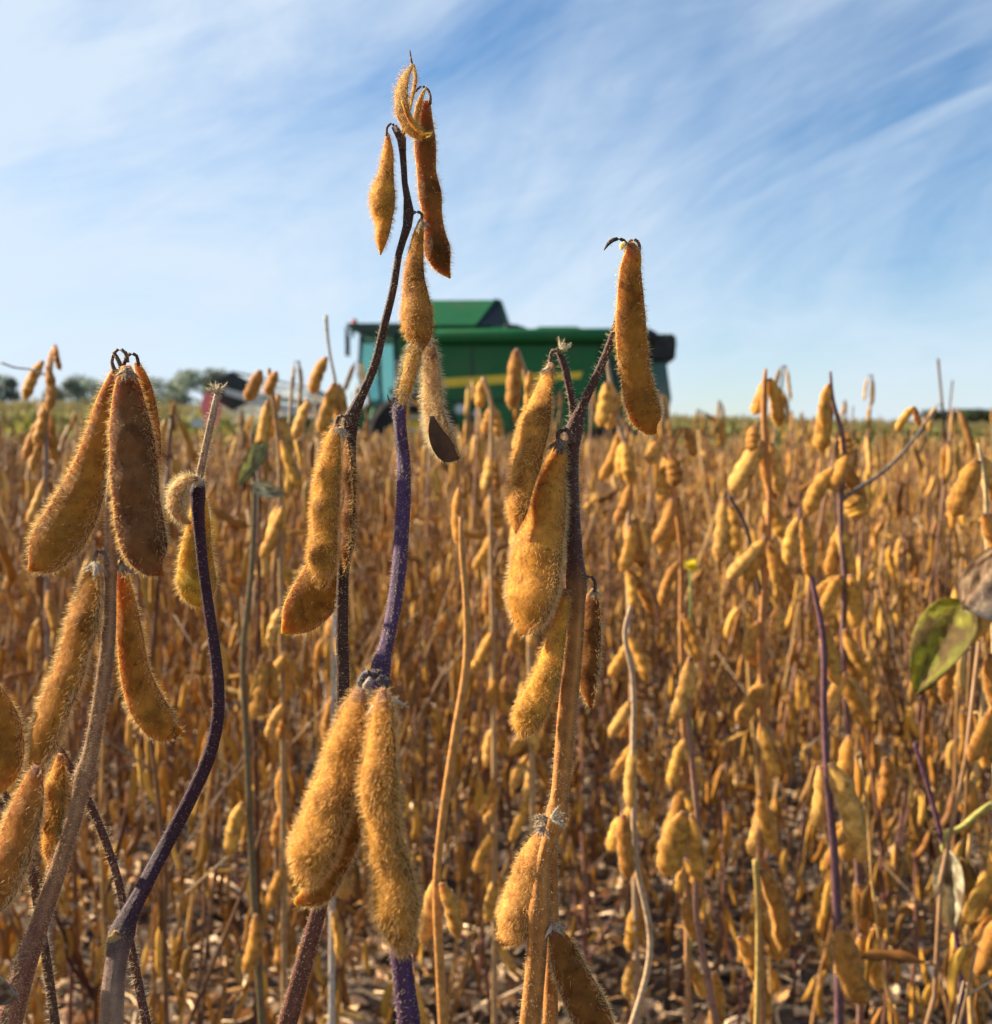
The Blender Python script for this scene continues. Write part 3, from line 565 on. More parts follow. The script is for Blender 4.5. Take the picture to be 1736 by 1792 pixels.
# ------------------------------------------------------------------ plants a step behind, still told apart
SG = 'slightly blurred soybean plants a step behind the foreground'
def semi(label, d, stems, pods, auto=True, leaves=(), seed=0, root=None):
    s0 = stems[0]; bx, by, _ = s0['p'][-1][:3]
    o = thing('soybean_plant', label, 'soybean plant', ground_pt(bx, by, d, 0, 0.04), SG)
    g = random.Random(seed + int(d * 1000))
    for s_ in stems:
        hero_stem(o, s_['p'], d + s_.get('dz', 0), s_.get('c', (0.36, 0.18, 0.07)), s_.get('c2'), hair=s_.get('h', 0), ground=s_ is s0, name=s_.get('n', 'stem') if s_ is s0 else s_.get('n', 'side_shoot'), k=8, nodes=s_.get('nodes', ()))
    pods = list(pods)
    if auto:
        p = s0['p']; q = cr(np.array([(a[0], a[1], 0) for a in p], float), 60)
        y = p[0][1] + 130
        while y < 1700 / 1.0:
            x = float(np.interp(y, q[:, 1], q[:, 0])); sc_ = 0.75 / d
            for k in range(g.choice([1, 2, 2, 3])):
                ln_ = g.uniform(75, 105) * sc_; a = g.choice([-1, 1]) * g.uniform(0.08, 0.5)
                pods.append((x + g.uniform(-6, 6), y + g.uniform(-8, 14), x + math.sin(a) * ln_, y + math.cos(a) * ln_, g.uniform(19, 25) * sc_))
            y += g.uniform(75, 130) * sc_
    for (x0, y0, x1, y1, w_) in pods:
        ln_ = math.hypot(x1 - x0, y1 - y0); ux, uy = (x1 - x0) / ln_, (y1 - y0) / ln_; bend = g.uniform(-0.09, 0.09) * ln_
        dd = d + g.uniform(-0.012, 0.012); ns = g.choice([2, 3, 3]); pts = []
        for t, f in ((0, .28), (.12, .58), (.3, .92), (.43, .84), (.55, 1.0), (.68, .88), (.8, .96), (.92, .6), (1, .08)):
            b_ = bend * 4 * t * (1 - t); pts.append((x0 + ux * ln_ * t - uy * b_, y0 + uy * ln_ * t + ux * b_, w_ * f, dd))
        cc = [(0.52, 0.28, 0.06), (0.56, 0.32, 0.07), (0.40, 0.19, 0.045), (0.46, 0.23, 0.05), (0.58, 0.35, 0.10)][g.randrange(5)]
        hero_pod(o, pts, dd, g.uniform(0.5, 0.7), g.uniform(0, 45), (0.3, 0.55, 0.8) if ns == 3 else (0.35, 0.75), cc, hair=1.2, rings=26, k=12, amp=0.2)
    for lf in leaves: leaf(o, *lf[:4], **lf[4])
    return o
TW = (0.30, 0.25, 0.22)
semi('tan soybean plant whose tip with paired pods rises nearest right of the combine', .74,
     [dict(p=[(1340, 645, 5), (1338, 670, 11), (1338, 760, 13), (1346, 860, 13), (1343, 950, 14), (1335, 1050, 14), (1332, 1150, 15), (1336, 1300, 15), (1328, 1500, 15), (1330, 1700, 16), (1336, 1850, 17)], c=ORNG, c2=(0.34, 0.2, 0.12)), dict(p=[(1276, 868, 7), (1300, 910, 8), (1318, 975, 8), (1330, 1040, 8)], c=(0.08, .05, .05))],
     [(1340, 664, 1318, 726, 22), (1346, 662, 1361, 748, 22), (1332, 770, 1280, 862, 34), (1348, 775, 1368, 866, 26), (1338, 945, 1273, 1015, 24), (1318, 745, 1314, 790, 20), (1268, 872, 1258, 985, 28), (1276, 885, 1284, 970, 22), (1360, 1065, 1356, 1112, 24)])
semi('soybean plant with a straight bare grey twig slanting up to the right', .70,
     [dict(p=[(1453, 650, 5), (1457, 700, 9), (1474, 760, 10), (1478, 800, 11), (1471, 870, 12), (1473, 950, 12), (1477, 1000, 12), (1475, 1100, 12), (1481, 1250, 13), (1492, 1370, 13), (1500, 1500, 14), (1505, 1850, 15)], c=(0.16, .08, .075), c2=(0.25, 0.14, 0.10)), dict(p=[(1474, 876, 9), (1490, 862, 8), (1540, 830, 7), (1600, 768, 6), (1636, 717, 4)], c=(0.13, .11, .11), n='leaf_stalk')],
     [(1452, 672, 1444, 745, 20), (1450, 700, 1438, 792, 28), (1461, 820, 1415, 902, 27), (1484, 868, 1506, 907, 32), (1480, 755, 1484, 800, 20), (1488, 1005, 1492, 1100, 26), (1470, 1012, 1430, 1046, 26), (1600, 712, 1570, 755, 14), (1601, 712, 1611, 745, 12)])
semi('soybean plant with a long purple stem standing in front of the grey twig plant', .60,
     [dict(p=[(1398, 888, 6), (1410, 960, 9), (1424, 1030, 11), (1438, 1100, 13), (1442, 1250, 14), (1447, 1350, 15), (1460, 1500, 17), (1466, 1650, 18), (1468, 1850, 20)], c=(0.16, .07, .09), c2=(0.10, .06, .05))],
     [(1398, 905, 1380, 990, 20), (1405, 905, 1417, 1012, 22), (1445, 1092, 1468, 1200, 28), (1452, 1335, 1500, 1480, 38), (1435, 1340, 1425, 1450, 26), (1475, 1620, 1510, 1760, 44)], auto=False)
semi('tan stemmed soybean plant with two plump pods just right of the long flat pod', .80,
     [dict(p=[(1192, 748, 10), (1172, 800, 10), (1182, 880, 10), (1190, 950, 10), (1192, 1100, 11), (1196, 1300, 12), (1200, 1500, 12), (1205, 1850, 14)], c=ORNG, c2=(0.40, 0.26, 0.15))],
     [(1166, 795, 1156, 882, 24), (1172, 797, 1180, 852, 26), (1200, 748, 1215, 800, 18)])
semi('short soybean plant with a broad bright golden pod low on the right of centre', .62,
     [dict(p=[(1206, 1150, 6), (1204, 1240, 10), (1212, 1350, 11), (1222, 1450, 12), (1218, 1600, 13), (1240, 1720, 14), (1262, 1850, 15)], c=(0.30, .15, .10))],
     [(1208, 1150, 1180, 1262, 28), (1200, 1422, 1168, 1535, 46), (1210, 1425, 1222, 1545, 24), (1192, 1425, 1155, 1500, 24), (1250, 1700, 1240, 1840, 26)], auto=False)
semi('slender bright orange soybean stem between the purple stem and the forked plant', .50,
     [dict(p=[(806, 905, 8), (808, 960, 12), (815, 1040, 14), (817, 1150, 17), (796, 1290, 18), (776, 1420, 17), (764, 1540, 16), (770, 1700, 19), (778, 1850, 20)], c=(0.58, 0.27, 0.07), c2=ORNG)],
     [(804, 852, 805, 958, 19), (762, 1540, 738, 1650, 30), (772, 1545, 800, 1640, 26)], auto=False)
semi('pale soybean plant before the combine stripe, one long pod beside a bent tip', .88,
     [dict(p=[(904, 610, 8), (918, 650, 10), (925, 690, 9), (922, 760, 9), (918, 900, 10), (925, 1100, 10), (930, 1300, 12), (935, 1850, 13)], c=(0.45, 0.28, 0.13))],
     [(903, 612, 896, 718, 26), (927, 650, 924, 735, 20), (918, 720, 900, 790, 20)])
semi('soybean plant with short pods before the left half of the combine side panel', .92,
     [dict(p=[(845, 660, 9), (856, 690, 8), (860, 760, 9), (858, 900, 9), (862, 1100, 10), (865, 1850, 12)], c=(0.45, 0.28, 0.13))],
     [(843, 664, 841, 715, 20), (857, 712, 846, 760, 20), (860, 712, 872, 765, 20)])
semi('soybean plant with a bunch of fat pods touching the left of the long flat pod', .82,
     [dict(p=[(1062, 630, 7), (1070, 680, 9), (1085, 750, 10), (1100, 800, 10), (1098, 950, 10), (1105, 1200, 11), (1110, 1500, 12), (1115, 1850, 13)], c=(0.45, 0.30, 0.18))],
     [(1062, 668, 1050, 748, 24), (1068, 672, 1066, 752, 26), (1095, 770, 1090, 842, 24), (1150, 772, 1135, 812, 24), (1104, 780, 1108, 850, 22)])
semi('soybean plant left of the large flat pods with a dark slanting pod at its tip', .80,
     [dict(p=[(96, 602, 4), (90, 640, 7), (84, 700, 9), (80, 850, 10), (82, 1000, 10), (86, 1300, 11), (90, 1850, 13)], c=(0.30, 0.19, 0.13)), dict(p=[(0, 634, 4), (25, 643, 4), (55, 647, 4), (88, 660, 5)], c=(0.4, .37, .35), n='leaf_stalk')],
     [(76, 632, 44, 700, 24), (82, 640, 84, 722, 24), (97, 604, 86, 650, 12), (98, 604, 106, 648, 12), (78, 700, 60, 780, 26)])
semi('tan soybean plant left of the combine cab, bent pods clustered at its tip', .78,
     [dict(p=[(470, 645, 8), (478, 700, 10), (488, 780, 10), (490, 900, 11), (494, 1200, 12), (498, 1850, 13)], c=(0.42, 0.25, 0.11))],
     [(456, 648, 432, 702, 24), (484, 650, 468, 692, 22), (470, 700, 455, 790, 24), (488, 690, 470, 770, 22), (492, 730, 505, 800, 24)])
semi('soybean plant with a thin pale bare tip rising in front of the combine cab', .84,
     [dict(p=[(570, 552, 8), (573, 590, 7), (578, 625, 6), (586, 665, 7), (590, 760, 9), (588, 900, 10), (584, 1200, 11), (580, 1850, 13)], c=(0.50, 0.46, 0.38), c2=(0.55, 0.5, 0.42))],
     [(572, 625, 547, 690, 24), (586, 670, 560, 760, 24), (592, 672, 600, 760, 26), (540, 700, 515, 770, 22)])
semi('soybean plant at the right edge with a tilted golden pod and two broad leaves', .62,
     [dict(p=[(1712, 775, 7), (1722, 830, 9), (1728, 950, 11), (1738, 1080, 12), (1742, 1300, 13), (1745, 1500, 14), (1750, 1850, 16)], c=(0.48, 0.36, 0.18))],
     [(1712, 805, 1668, 905, 36), (1718, 800, 1745, 880, 30)],
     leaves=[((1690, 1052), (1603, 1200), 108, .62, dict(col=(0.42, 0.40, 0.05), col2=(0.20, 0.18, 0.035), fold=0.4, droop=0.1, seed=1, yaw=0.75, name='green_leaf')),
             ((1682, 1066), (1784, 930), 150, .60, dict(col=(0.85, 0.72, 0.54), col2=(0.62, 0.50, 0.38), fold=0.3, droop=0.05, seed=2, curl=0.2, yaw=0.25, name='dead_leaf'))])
semi('soybean plant in the lower right with limp pale leaves on a yellow green stalk', .66,
     [dict(p=[(1600, 1300, 8), (1625, 1380, 10), (1650, 1480, 11), (1668, 1600, 11), (1680, 1700, 12), (1685, 1850, 13)], c=(0.13, .06, .09)), dict(p=[(1740, 1405, 14), (1710, 1425, 14), (1680, 1450, 13), (1655, 1460, 12), (1650, 1485, 11), (1660, 1505, 9)], c=(0.42, .38, .10), n='leaf_stalk')],
     [(1550, 1325, 1545, 1408, 28), (1670, 1150, 1655, 1230, 24)], auto=False,
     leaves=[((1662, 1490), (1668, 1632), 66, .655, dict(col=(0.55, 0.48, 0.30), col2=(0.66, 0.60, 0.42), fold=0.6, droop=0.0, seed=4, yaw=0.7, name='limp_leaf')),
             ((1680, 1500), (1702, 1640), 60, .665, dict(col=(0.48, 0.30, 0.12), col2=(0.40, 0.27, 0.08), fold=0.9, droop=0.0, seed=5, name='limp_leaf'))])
semi('soybean plant left of the tallest stem with two small pale green withered leaves', .72,
     [dict(p=[(440, 760, 7), (445, 850, 10), (440, 1000, 12), (425, 1150, 12), (432, 1300, 14), (438, 1450, 14), (446, 1600, 15), (462, 1850, 16)], c=(0.20, .14, .07), c2=(0.13, .10, .04))],
     [(425, 1405, 402, 1500, 30), (448, 1600, 428, 1705, 28), (462, 1150, 440, 1260, 30), (470, 1155, 482, 1230, 26)], auto=False,
     leaves=[((466, 775), (418, 838), 40, .72, dict(col=(0.42, 0.44, 0.22), col2=(0.34, 0.34, 0.16), fold=0.5, seed=6, name='withered_leaf')),
             ((440, 852), (500, 858), 32, .70, dict(col=(0.55, 0.55, 0.42), col2=(0.45, 0.44, 0.30), fold=0.3, seed=7, name='withered_leaf'))])
semi('yellowish soybean stem in the lower right with two bright lumpy pods against the soil', .64,
     [dict(p=[(1322, 1505, 14), (1325, 1560, 11), (1326, 1700, 11), (1322, 1850, 12)], c=(0.50, .34, .10))],
     [(1332, 1522, 1368, 1668, 32), (1292, 1640, 1328, 1722, 26), (1245, 1705, 1240, 1860, 20)], auto=False)
semi('pale soybean stem low behind the forked plant with a pod of three round bulges', .58,
     [dict(p=[(1104, 1060, 8), (1094, 1100, 10), (1106, 1180, 10), (1108, 1350, 11), (1112, 1500, 12), (1138, 1650, 13), (1090, 1850, 14)], c=(0.50, 0.33, 0.2), c2=(0.5, 0.36, 0.2))],
     [(1090, 1425, 1100, 1540, 28), (1083, 1430, 1065, 1490, 22), (1112, 1300, 1104, 1420, 20)], auto=False)

# ------------------------------------------------------------------ the standing crop
def crop_pod_mesh(idx, g, rings, k):
    ln_ = g.uniform(0.040, 0.054); wd = g.uniform(0.0037, 0.0047); bend = g.uniform(-0.006, 0.006)
    t = np.linspace(0, 1, rings); c = np.stack([bend * 4 * t * (1 - t), 0 * t, -ln_ * t], 1)
    seeds = [(0.3, 0.55, 0.8), (0.35, 0.75), (0.28, 0.5, 0.74)][idx % 3]; w_ = np.zeros(rings) + 0.74
    for q in seeds: w_ += 0.24 * np.exp(-((t - q) / 0.11) ** 2)
    w_ *= np.clip(t / 0.18, 0.16, 1) ** 0.8 * np.clip((1 - t) / 0.16, 0.02, 1) ** 0.6 * wd
    mb = MB(); cc = [(0.58, 0.31, 0.055), (0.46, 0.21, 0.038), (0.66, 0.39, 0.09), (0.42, 0.25, 0.075), (0.34, 0.15, 0.035), (0.60, 0.34, 0.06)][idx % 6]
    pod_geo(mb, c, w_, np.array([1., 0, 0]), 0.62, 0, seeds, rings, k, cc)
    return mb
PODLIB = [crop_pod_mesh(i, random.Random(40 + i), 13, 8) for i in range(8)]
PODMESH = [m.mesh('pod', [M_CROP]) for m in PODLIB]
PODLOW = [crop_pod_mesh(i, random.Random(40 + i), 7, 5) for i in range(8)]
def crop_spec(g, h, sparse=False):
    """stems (list of (points, radius0, radius1, colour)) and pods (list of (lib index, Matrix))"""
    stems, pods = [], []
    cols = [(0.54, 0.29, 0.08), (0.42, 0.22, 0.09), (0.20, 0.09, 0.09), (0.56, 0.34, 0.11), (0.17, 0.09, 0.06)]
    def shoot(p0, d0, ln_, r0, col, first):
        n = 10; pts = [Vector(p0)]; dr = Vector(d0).normalized(); st = ln_ / n
        for i in range(n):
            dr = (dr + Vector((g.gauss(0, .07), g.gauss(0, .07), 0.10))).normalized(); pts.append(pts[-1] + dr * st)
        stems.append(([p[:] for p in pts], r0, r0 * 0.42, col))
        s = first; last = False
        while s < ln_:
            f = s / ln_ * n; i = min(int(f), n - 1); p = pts[i].lerp(pts[i + 1], f - i)
            for k in range(g.choice([0, 0, 0, 1, 1]) if sparse else g.choice([1, 1, 2, 2, 3])):
                az = g.uniform(0, 6.283); q = p + Vector((math.cos(az), math.sin(az), 0.4)) * g.uniform(0.004, 0.009)
                stems.append(([p[:], ((p + q) / 2 + Vector((0, 0, .003)))[:], q[:]], 0.0008, 0.0006, col))
                tilt = g.choice([g.uniform(0.02, 0.2), g.uniform(0.05, 0.4)])
                if g.random() < 0.06: tilt = g.uniform(1.0, 2.0)
                M = Matrix.Translation(q) @ Matrix.Rotation(az, 4, 'Z') @ Matrix.Rotation(-tilt, 4, 'Y') @ Matrix.Rotation(g.uniform(0, 6.28), 4, 'Z') @ Matrix.Scale(g.uniform(0.8, 1.08), 4)
                pods.append((g.randrange(8), M))
            s += g.uniform(0.042, 0.075)
            if s >= ln_ and not last: s = ln_ - 0.004; last = True
        for _ in range(g.choice([1, 2, 3, 4]) if sparse else g.choice([0, 0, 1, 2])):     # leaf stalks that never fell
            i = g.randrange(3, n); az = g.uniform(0, 6.28); p = pts[i]; e = p + Vector((math.cos(az), math.sin(az), g.uniform(0.5, 1.6))) * g.uniform(0.04, 0.11)
            stems.append(([p[:], e[:]], 0.0009, 0.0006, (0.40, 0.33, 0.27)))
        return pts
    c0 = cols[g.randrange(5)]
    pts = shoot((0, 0, -0.01), (g.gauss(0, .08), g.gauss(0, .08), 1), h, 0.0034, c0, h * g.uniform(0.14, 0.24))
    for b_ in range(3 if sparse else g.choice([0, 1, 1, 2])):
        i = g.randrange(1, 5); az = g.uniform(0, 6.28)
        shoot(pts[i], (math.cos(az) * .55, math.sin(az) * .55, 1), h * g.uniform(0.35, 0.6), 0.0022, c0, 0.08)
    return stems, pods
def stem_into(mb, stems, k, nseg=None):
    for pts, r0, r1, col in stems:
        c = cr(pts, nseg or max(3, len(pts))) if len(pts) > 3 else np.array(pts, float)
        n = len(c); T = tang(c); W = nrm(np.cross(T, [0.1, 1, 0.02])); Nn = np.cross(T, W); rr = np.linspace(r0, r1, n)
        V, Q, T3 = sweep(c, W, Nn, rr, rr, k)
        s = np.linspace(0, 1, n)[:, None]; cc = np.array(col) * (1 - s * .4) + np.array((0.42, 0.27, 0.14)) * s * .5
        mb.add(V, Q, T3, np.vstack([np.repeat(cc, k, 0), cc[:1], cc[-1:]]), 0)
SPECS = []
for i in range(9):
    g = random.Random(300 + i); SPECS.append(crop_spec(g, g.uniform(0.86, 0.99), i in (2, 5, 8)))
CROP_LABEL = 'leafless golden brown soybean plant in the dense crop behind the nearer stems'
CROP_GROUP = 'dense soybean crop behind the nearer plants'
# detailed sources: thing > stem, pods
def make_detailed(i):
    st, pd = SPECS[i]
    o = thing('soybean_plant', CROP_LABEL, 'soybean plant', (0, 0, 0), CROP_GROUP)
    mb = MB(); stem_into(mb, st, 6); link('stem', mb.mesh('stem', [M_CROP]), o)
    for k, M in pd:
        c = link('pod', PODMESH[k], o); c.matrix_local = M
    return o
def merged_mesh(i, lib=PODLOW, k=4):
    st, pd = SPECS[i]; mb = MB(); stem_into(mb, st, k)
    for q, M in pd:
        s_ = lib[q]; A_ = np.array(M); V = np.concatenate(s_.V) @ A_[:3, :3].T + A_[:3, 3]
        T_ = np.concatenate(s_.Ft); Q_ = np.concatenate(s_.Fq); mb.add(V, Q_, T_, np.concatenate(s_.col), 0)
    return mb.mesh('soybean_plant', [M_CROP])
MERGED = [merged_mesh(i) for i in range(9)]
# positions
heroxy = [(o.location.x, o.location.y) for o in C.objects if o.get('category') == 'soybean plant']
def infront(x, y, m=1.08): return abs(x) < (868 / F) * y * m + 0.05
def density(x, y):
    if y < 0.62: return 0
    if y < 0.80: return 14
    if y < 1.0: return 42
    if y < 1.5: return 74
    return 80
pos = []
g = random.Random(5)
YEND = 13.0
y = 0.62
cells = []
yy = 0.60
while yy < 3.0:
    step = 0.05
    area = step * 2 * ((868 / F) * yy * 1.08 + 0.05)
    for q in range(int(area * density(0, yy + .01) + g.random())):
        cells.append(((g.random() * 2 - 1) * ((868 / F) * yy * 1.08 + 0.05), yy + g.random() * step))
    yy += step
for (x, y_) in cells:
    if any((x - p[0]) ** 2 + (y_ - p[1]) ** 2 < 0.035 ** 2 for p in pos): continue
    # keep the narrow view corridor of bare soil low in the centre a little more open
    if y_ < 1.5 and abs(x - 0.12) < 0.12 and g.random() < 0.5: continue
    pos.append((x, y_))
pos.sort(key=lambda p: p[1])
NI = 300 - len(heroxy)
indiv, extra = pos[:NI], pos[NI:]
ylast = indiv[-1][1]
detailed = {}
for q, (x, y_) in enumerate(indiv):
    v = g.randrange(9)
    rz = g.uniform(0, 6.283); s = g.uniform(0.92, 1.10)
    if y_ < 1.4 and x < -0.08: s = g.uniform(0.88, 1.06)
    elif y_ < 1.0: s = g.uniform(0.82, 0.96)
    elif y_ < 1.5: s = min(1.10, max(0.84, g.gauss(0.96, .06)))
    else: s = min(1.17, max(0.84, g.gauss(0.985, .075)))
    if q < 105:
        if v not in detailed: o = detailed[v] = make_detailed(v)
        else:
            src = detailed[v]; o = src.copy(); C.objects.link(o)
            for ch in src.children:
                c = ch.copy(); C.objects.link(c); c.parent = o
    else:
        o = bpy.data.objects.new('soybean_plant', MERGED[v]); C.objects.link(o)
        tag(o, CROP_LABEL, 'soybean plant', CROP_GROUP)
    o.location = (x, y_, 0); o.rotation_euler = (g.gauss(0, .05), g.gauss(0, .05), rz); o.scale = (s, s, s * g.uniform(0.95, 1.05))
# everything beyond the 300 plants that show largest: one mass, grown from the same plants by geometry nodes
pts = [(x, y_) for x, y_ in extra]
yy = 3.0
while yy < YEND:
    wdt = 0.62 * yy + 1.2
    for q in range(int(0.1 * 2 * wdt * 64 * (1.0 if yy < 9 else 0.8))): pts.append(((g.random() * 2 - 1) * wdt, yy + g.random() * 0.1))
    yy += 0.1
yy = 0.9                         # crop to both sides of the view
while yy < 5.6:
    for sd in (-1, 1):
        x0 = (868 / F) * yy * 1.08 + 0.10
        for q in range(int(0.1 * 2.0 * 20)): pts.append((sd * (x0 + g.random() * 2.0), yy + g.random() * 0.1))
    yy += 0.1
pts = [p for p in pts if not (p[1] > 9.5 + 0.06 * p[0] + 0.0 and p[0] > 2.2)]
me = bpy.data.meshes.new('soybean_crop'); me.from_pydata([(x, y_, 0.0) for x, y_ in pts], [], [])
crop = link('soybean_crop', me); tag(crop, 'dense mass of golden brown soybean stems and pods filling the field', 'soybean crop', kind='stuff')
ng = bpy.data.node_groups.new('crop_scatter', 'GeometryNodeTree')
ng.interface.new_socket('Geometry', in_out='INPUT', socket_type='NodeSocketGeometry'); ng.interface.new_socket('Geometry', in_out='OUTPUT', socket_type='NodeSocketGeometry')
n = ng.nodes; l = ng.links
gi = n.new('NodeGroupInput'); gout = n.new('NodeGroupOutput'); iop = n.new('GeometryNodeInstanceOnPoints'); m2p = n.new('GeometryNodeMeshToPoints')
l.new(gi.outputs[0], m2p.inputs[0]); l.new(m2p.outputs[0], iop.inputs['Points'])
jg = n.new('GeometryNodeJoinGeometry'); srcs = {}
for o in C.objects:
    if o.type == 'MESH' and o.data in MERGED and o.data.name not in srcs: srcs[o.data.name] = o
for o in srcs.values():
    oi = n.new('GeometryNodeObjectInfo'); oi.inputs['Object'].default_value = o; oi.inputs['As Instance'].default_value = True; oi.transform_space = 'ORIGINAL'
    l.new(oi.outputs['Geometry'], jg.inputs[0])
l.new(jg.outputs[0], iop.inputs['Instance']); iop.inputs['Pick Instance'].default_value = True
rv = n.new('FunctionNodeRandomValue'); rv.data_type = 'FLOAT_VECTOR'; rv.inputs[0].default_value = (-.08, -.08, 0); rv.inputs[1].default_value = (.08, .08, 6.283); l.new(rv.outputs[0], iop.inputs['Rotation'])
rs = n.new('FunctionNodeRandomValue'); rs.data_type = 'FLOAT'; rs.inputs[2].default_value = 0.84; rs.inputs[3].default_value = 1.09; l.new(rs.outputs[1], iop.inputs['Scale']); rs.inputs['Seed'].default_value = 3
ri = n.new('FunctionNodeRandomValue'); ri.data_type = 'INT'; ri.inputs[4].default_value = 0; ri.inputs[5].default_value = 8; l.new(ri.outputs[2], iop.inputs['Instance Index']); ri.inputs['Seed'].default_value = 9
l.new(iop.outputs[0], gout.inputs[0])
md = crop.modifiers.new('scatter', 'NODES'); md.node_group = ng

# ------------------------------------------------------------------ far field: green weeds, corn, trees
M_GREEN = plant_mat('green_foliage', 0.0, 0.6, 3.0, 0.0, transl=0.3, spots=False)
def leafquads(g, cen, size, up=0.3):
    n_ = len(cen); a = nrm(g.normal(size=(n_, 3)) + [0, 0, up]); b_ = nrm(np.cross(a, g.normal(size=(n_, 3)))); s_ = size[:, None]
    V = np.stack([cen - b_ * s_ * .4, cen + a * s_ * .1 - b_ * 0, cen + b_ * s_ * .4 + a * s_ * .2, cen + a * s_], 1)
    V = np.stack([cen, cen + a * s_ * .5 - b_ * s_ * .32, cen + a * s_, cen + a * s_ * .5 + b_ * s_ * .32], 1).reshape(-1, 3)
    return V, np.arange(n_ * 4).reshape(-1, 4)
def weeds():
    g = np.random.default_rng(8); mb = MB()
    for (x0, x1, y0, y1, h, nn, lo, hi) in ((-16, -3.5, 13, 19, 0.98, 16000, (0.16, 0.18, 0.02), (0.42, 0.42, 0.06)), (2.5, 12, 10.5, 17, 0.90, 12000, (0.05, 0.085, 0.02), (0.16, 0.18, 0.04)), (-4, 3, 13, 17, 0.85, 5000, (0.10, 0.10, 0.03), (0.24, 0.2, 0.06))):
        x = g.uniform(x0, x1, nn); y = g.uniform(y0, y1, nn); hh = h * (0.80 + 0.42 * fnoise(x, y, 0.9, 31)); z = hh * (1 - g.random(nn) ** 1.6 * 0.8)
        V, Q = leafquads(g, np.stack([x, y, z], 1), g.uniform(0.04, 0.12, nn))
        f = np.clip(fnoise(x, y, 1.3, 33) * 1.6 - .3, 0, 1)[:, None]; cc = np.array(lo) * (1 - f) + np.array(hi) * f
        mb.add(V, Q, None, np.repeat(cc * g.uniform(.7, 1.3, (nn, 1)), 4, 0))
    o = link('weeds', mb.mesh('weeds', [M_GREEN])); tag(o, 'green weeds growing along the edge of the soybean field', 'weeds', kind='stuff')
weeds()
def corn():
    g = np.random.default_rng(12); mb = MB(); nn = 5200
    u = g.random(nn); x = -26 + 66 * u + g.normal(size=nn) * 0.4; y = 28 + 0.60 * (x + 26) + g.random(nn) ** 1.5 * 7
    h = 1.95 + 0.2 * g.normal(size=nn) * 0.5
    for q in range(3):            # leaning leaves in three tiers plus the tassel
        for k in range(3):
            z = h * (0.25 + 0.22 * q + 0.1 * g.random(nn)); az = g.random(nn) * 6.283; dv = np.stack([np.cos(az), np.sin(az), np.zeros(nn)], 1); sd = np.stack([-np.sin(az), np.cos(az), np.zeros(nn)], 1) * 0.045
            p0 = np.stack([x, y, z], 1); p1 = p0 + dv * .25 + [0, 0, .22]; p2 = p0 + dv * .55 + [0, 0, .0]
            V = np.stack([p0 - sd * .5, p0 + sd * .5, p1 + sd, p1 - sd, p2 + sd * .2, p2 - sd * .2], 1).reshape(-1, 3)
            b_ = (np.arange(nn) * 6)[:, None]; Q = np.vstack([b_ + [0, 1, 2, 3], b_ + [3, 2, 4, 5]])
            f = g.random((nn, 1)) * (0.5 + 0.25 * q); cc = np.array((0.16, 0.20, 0.04)) * (1 - f) + np.array((0.60, 0.52, 0.20)) * f
            mb.add(V, Q, None, np.repeat(cc, 6, 0))
    p0 = np.stack([x, y, h * .1], 1); p1 = np.stack([x, y, h + .12], 1); s_ = np.array([.014, 0, 0])
    for k in range(5):
        az = g.random(nn) * 6.283; pe = np.stack([x + np.cos(az) * .09, y + np.sin(az) * .09, h + .08 + g.random(nn) * .12], 1); ps = np.stack([x, y, h - .15], 1)
        V = np.stack([ps - s_, ps + s_, pe + s_ * .6, pe - s_ * .6], 1).reshape(-1, 3); mb.add(V, np.arange(nn * 4).reshape(-1, 4), None, (0.42, 0.36, 0.17))
    V = np.stack([p0 - s_, p0 + s_, p1 + s_, p1 - s_], 1).reshape(-1, 3); mb.add(V, np.arange(nn * 4).reshape(-1, 4), None, (0.30, 0.26, 0.10))
    o = link('corn_crop', mb.mesh('corn_crop', [M_GREEN])); tag(o, 'ripening pale green corn standing beyond the soybean field', 'corn crop', kind='stuff')
corn()
M_TREE = plant_mat('tree_foliage', 0.0, 0.7, 0.6, 0.0, transl=0.2, spots=False); M_TRUNK = simple('tree_bark', (0.09, 0.07, 0.05), 0.9, nscale=4)
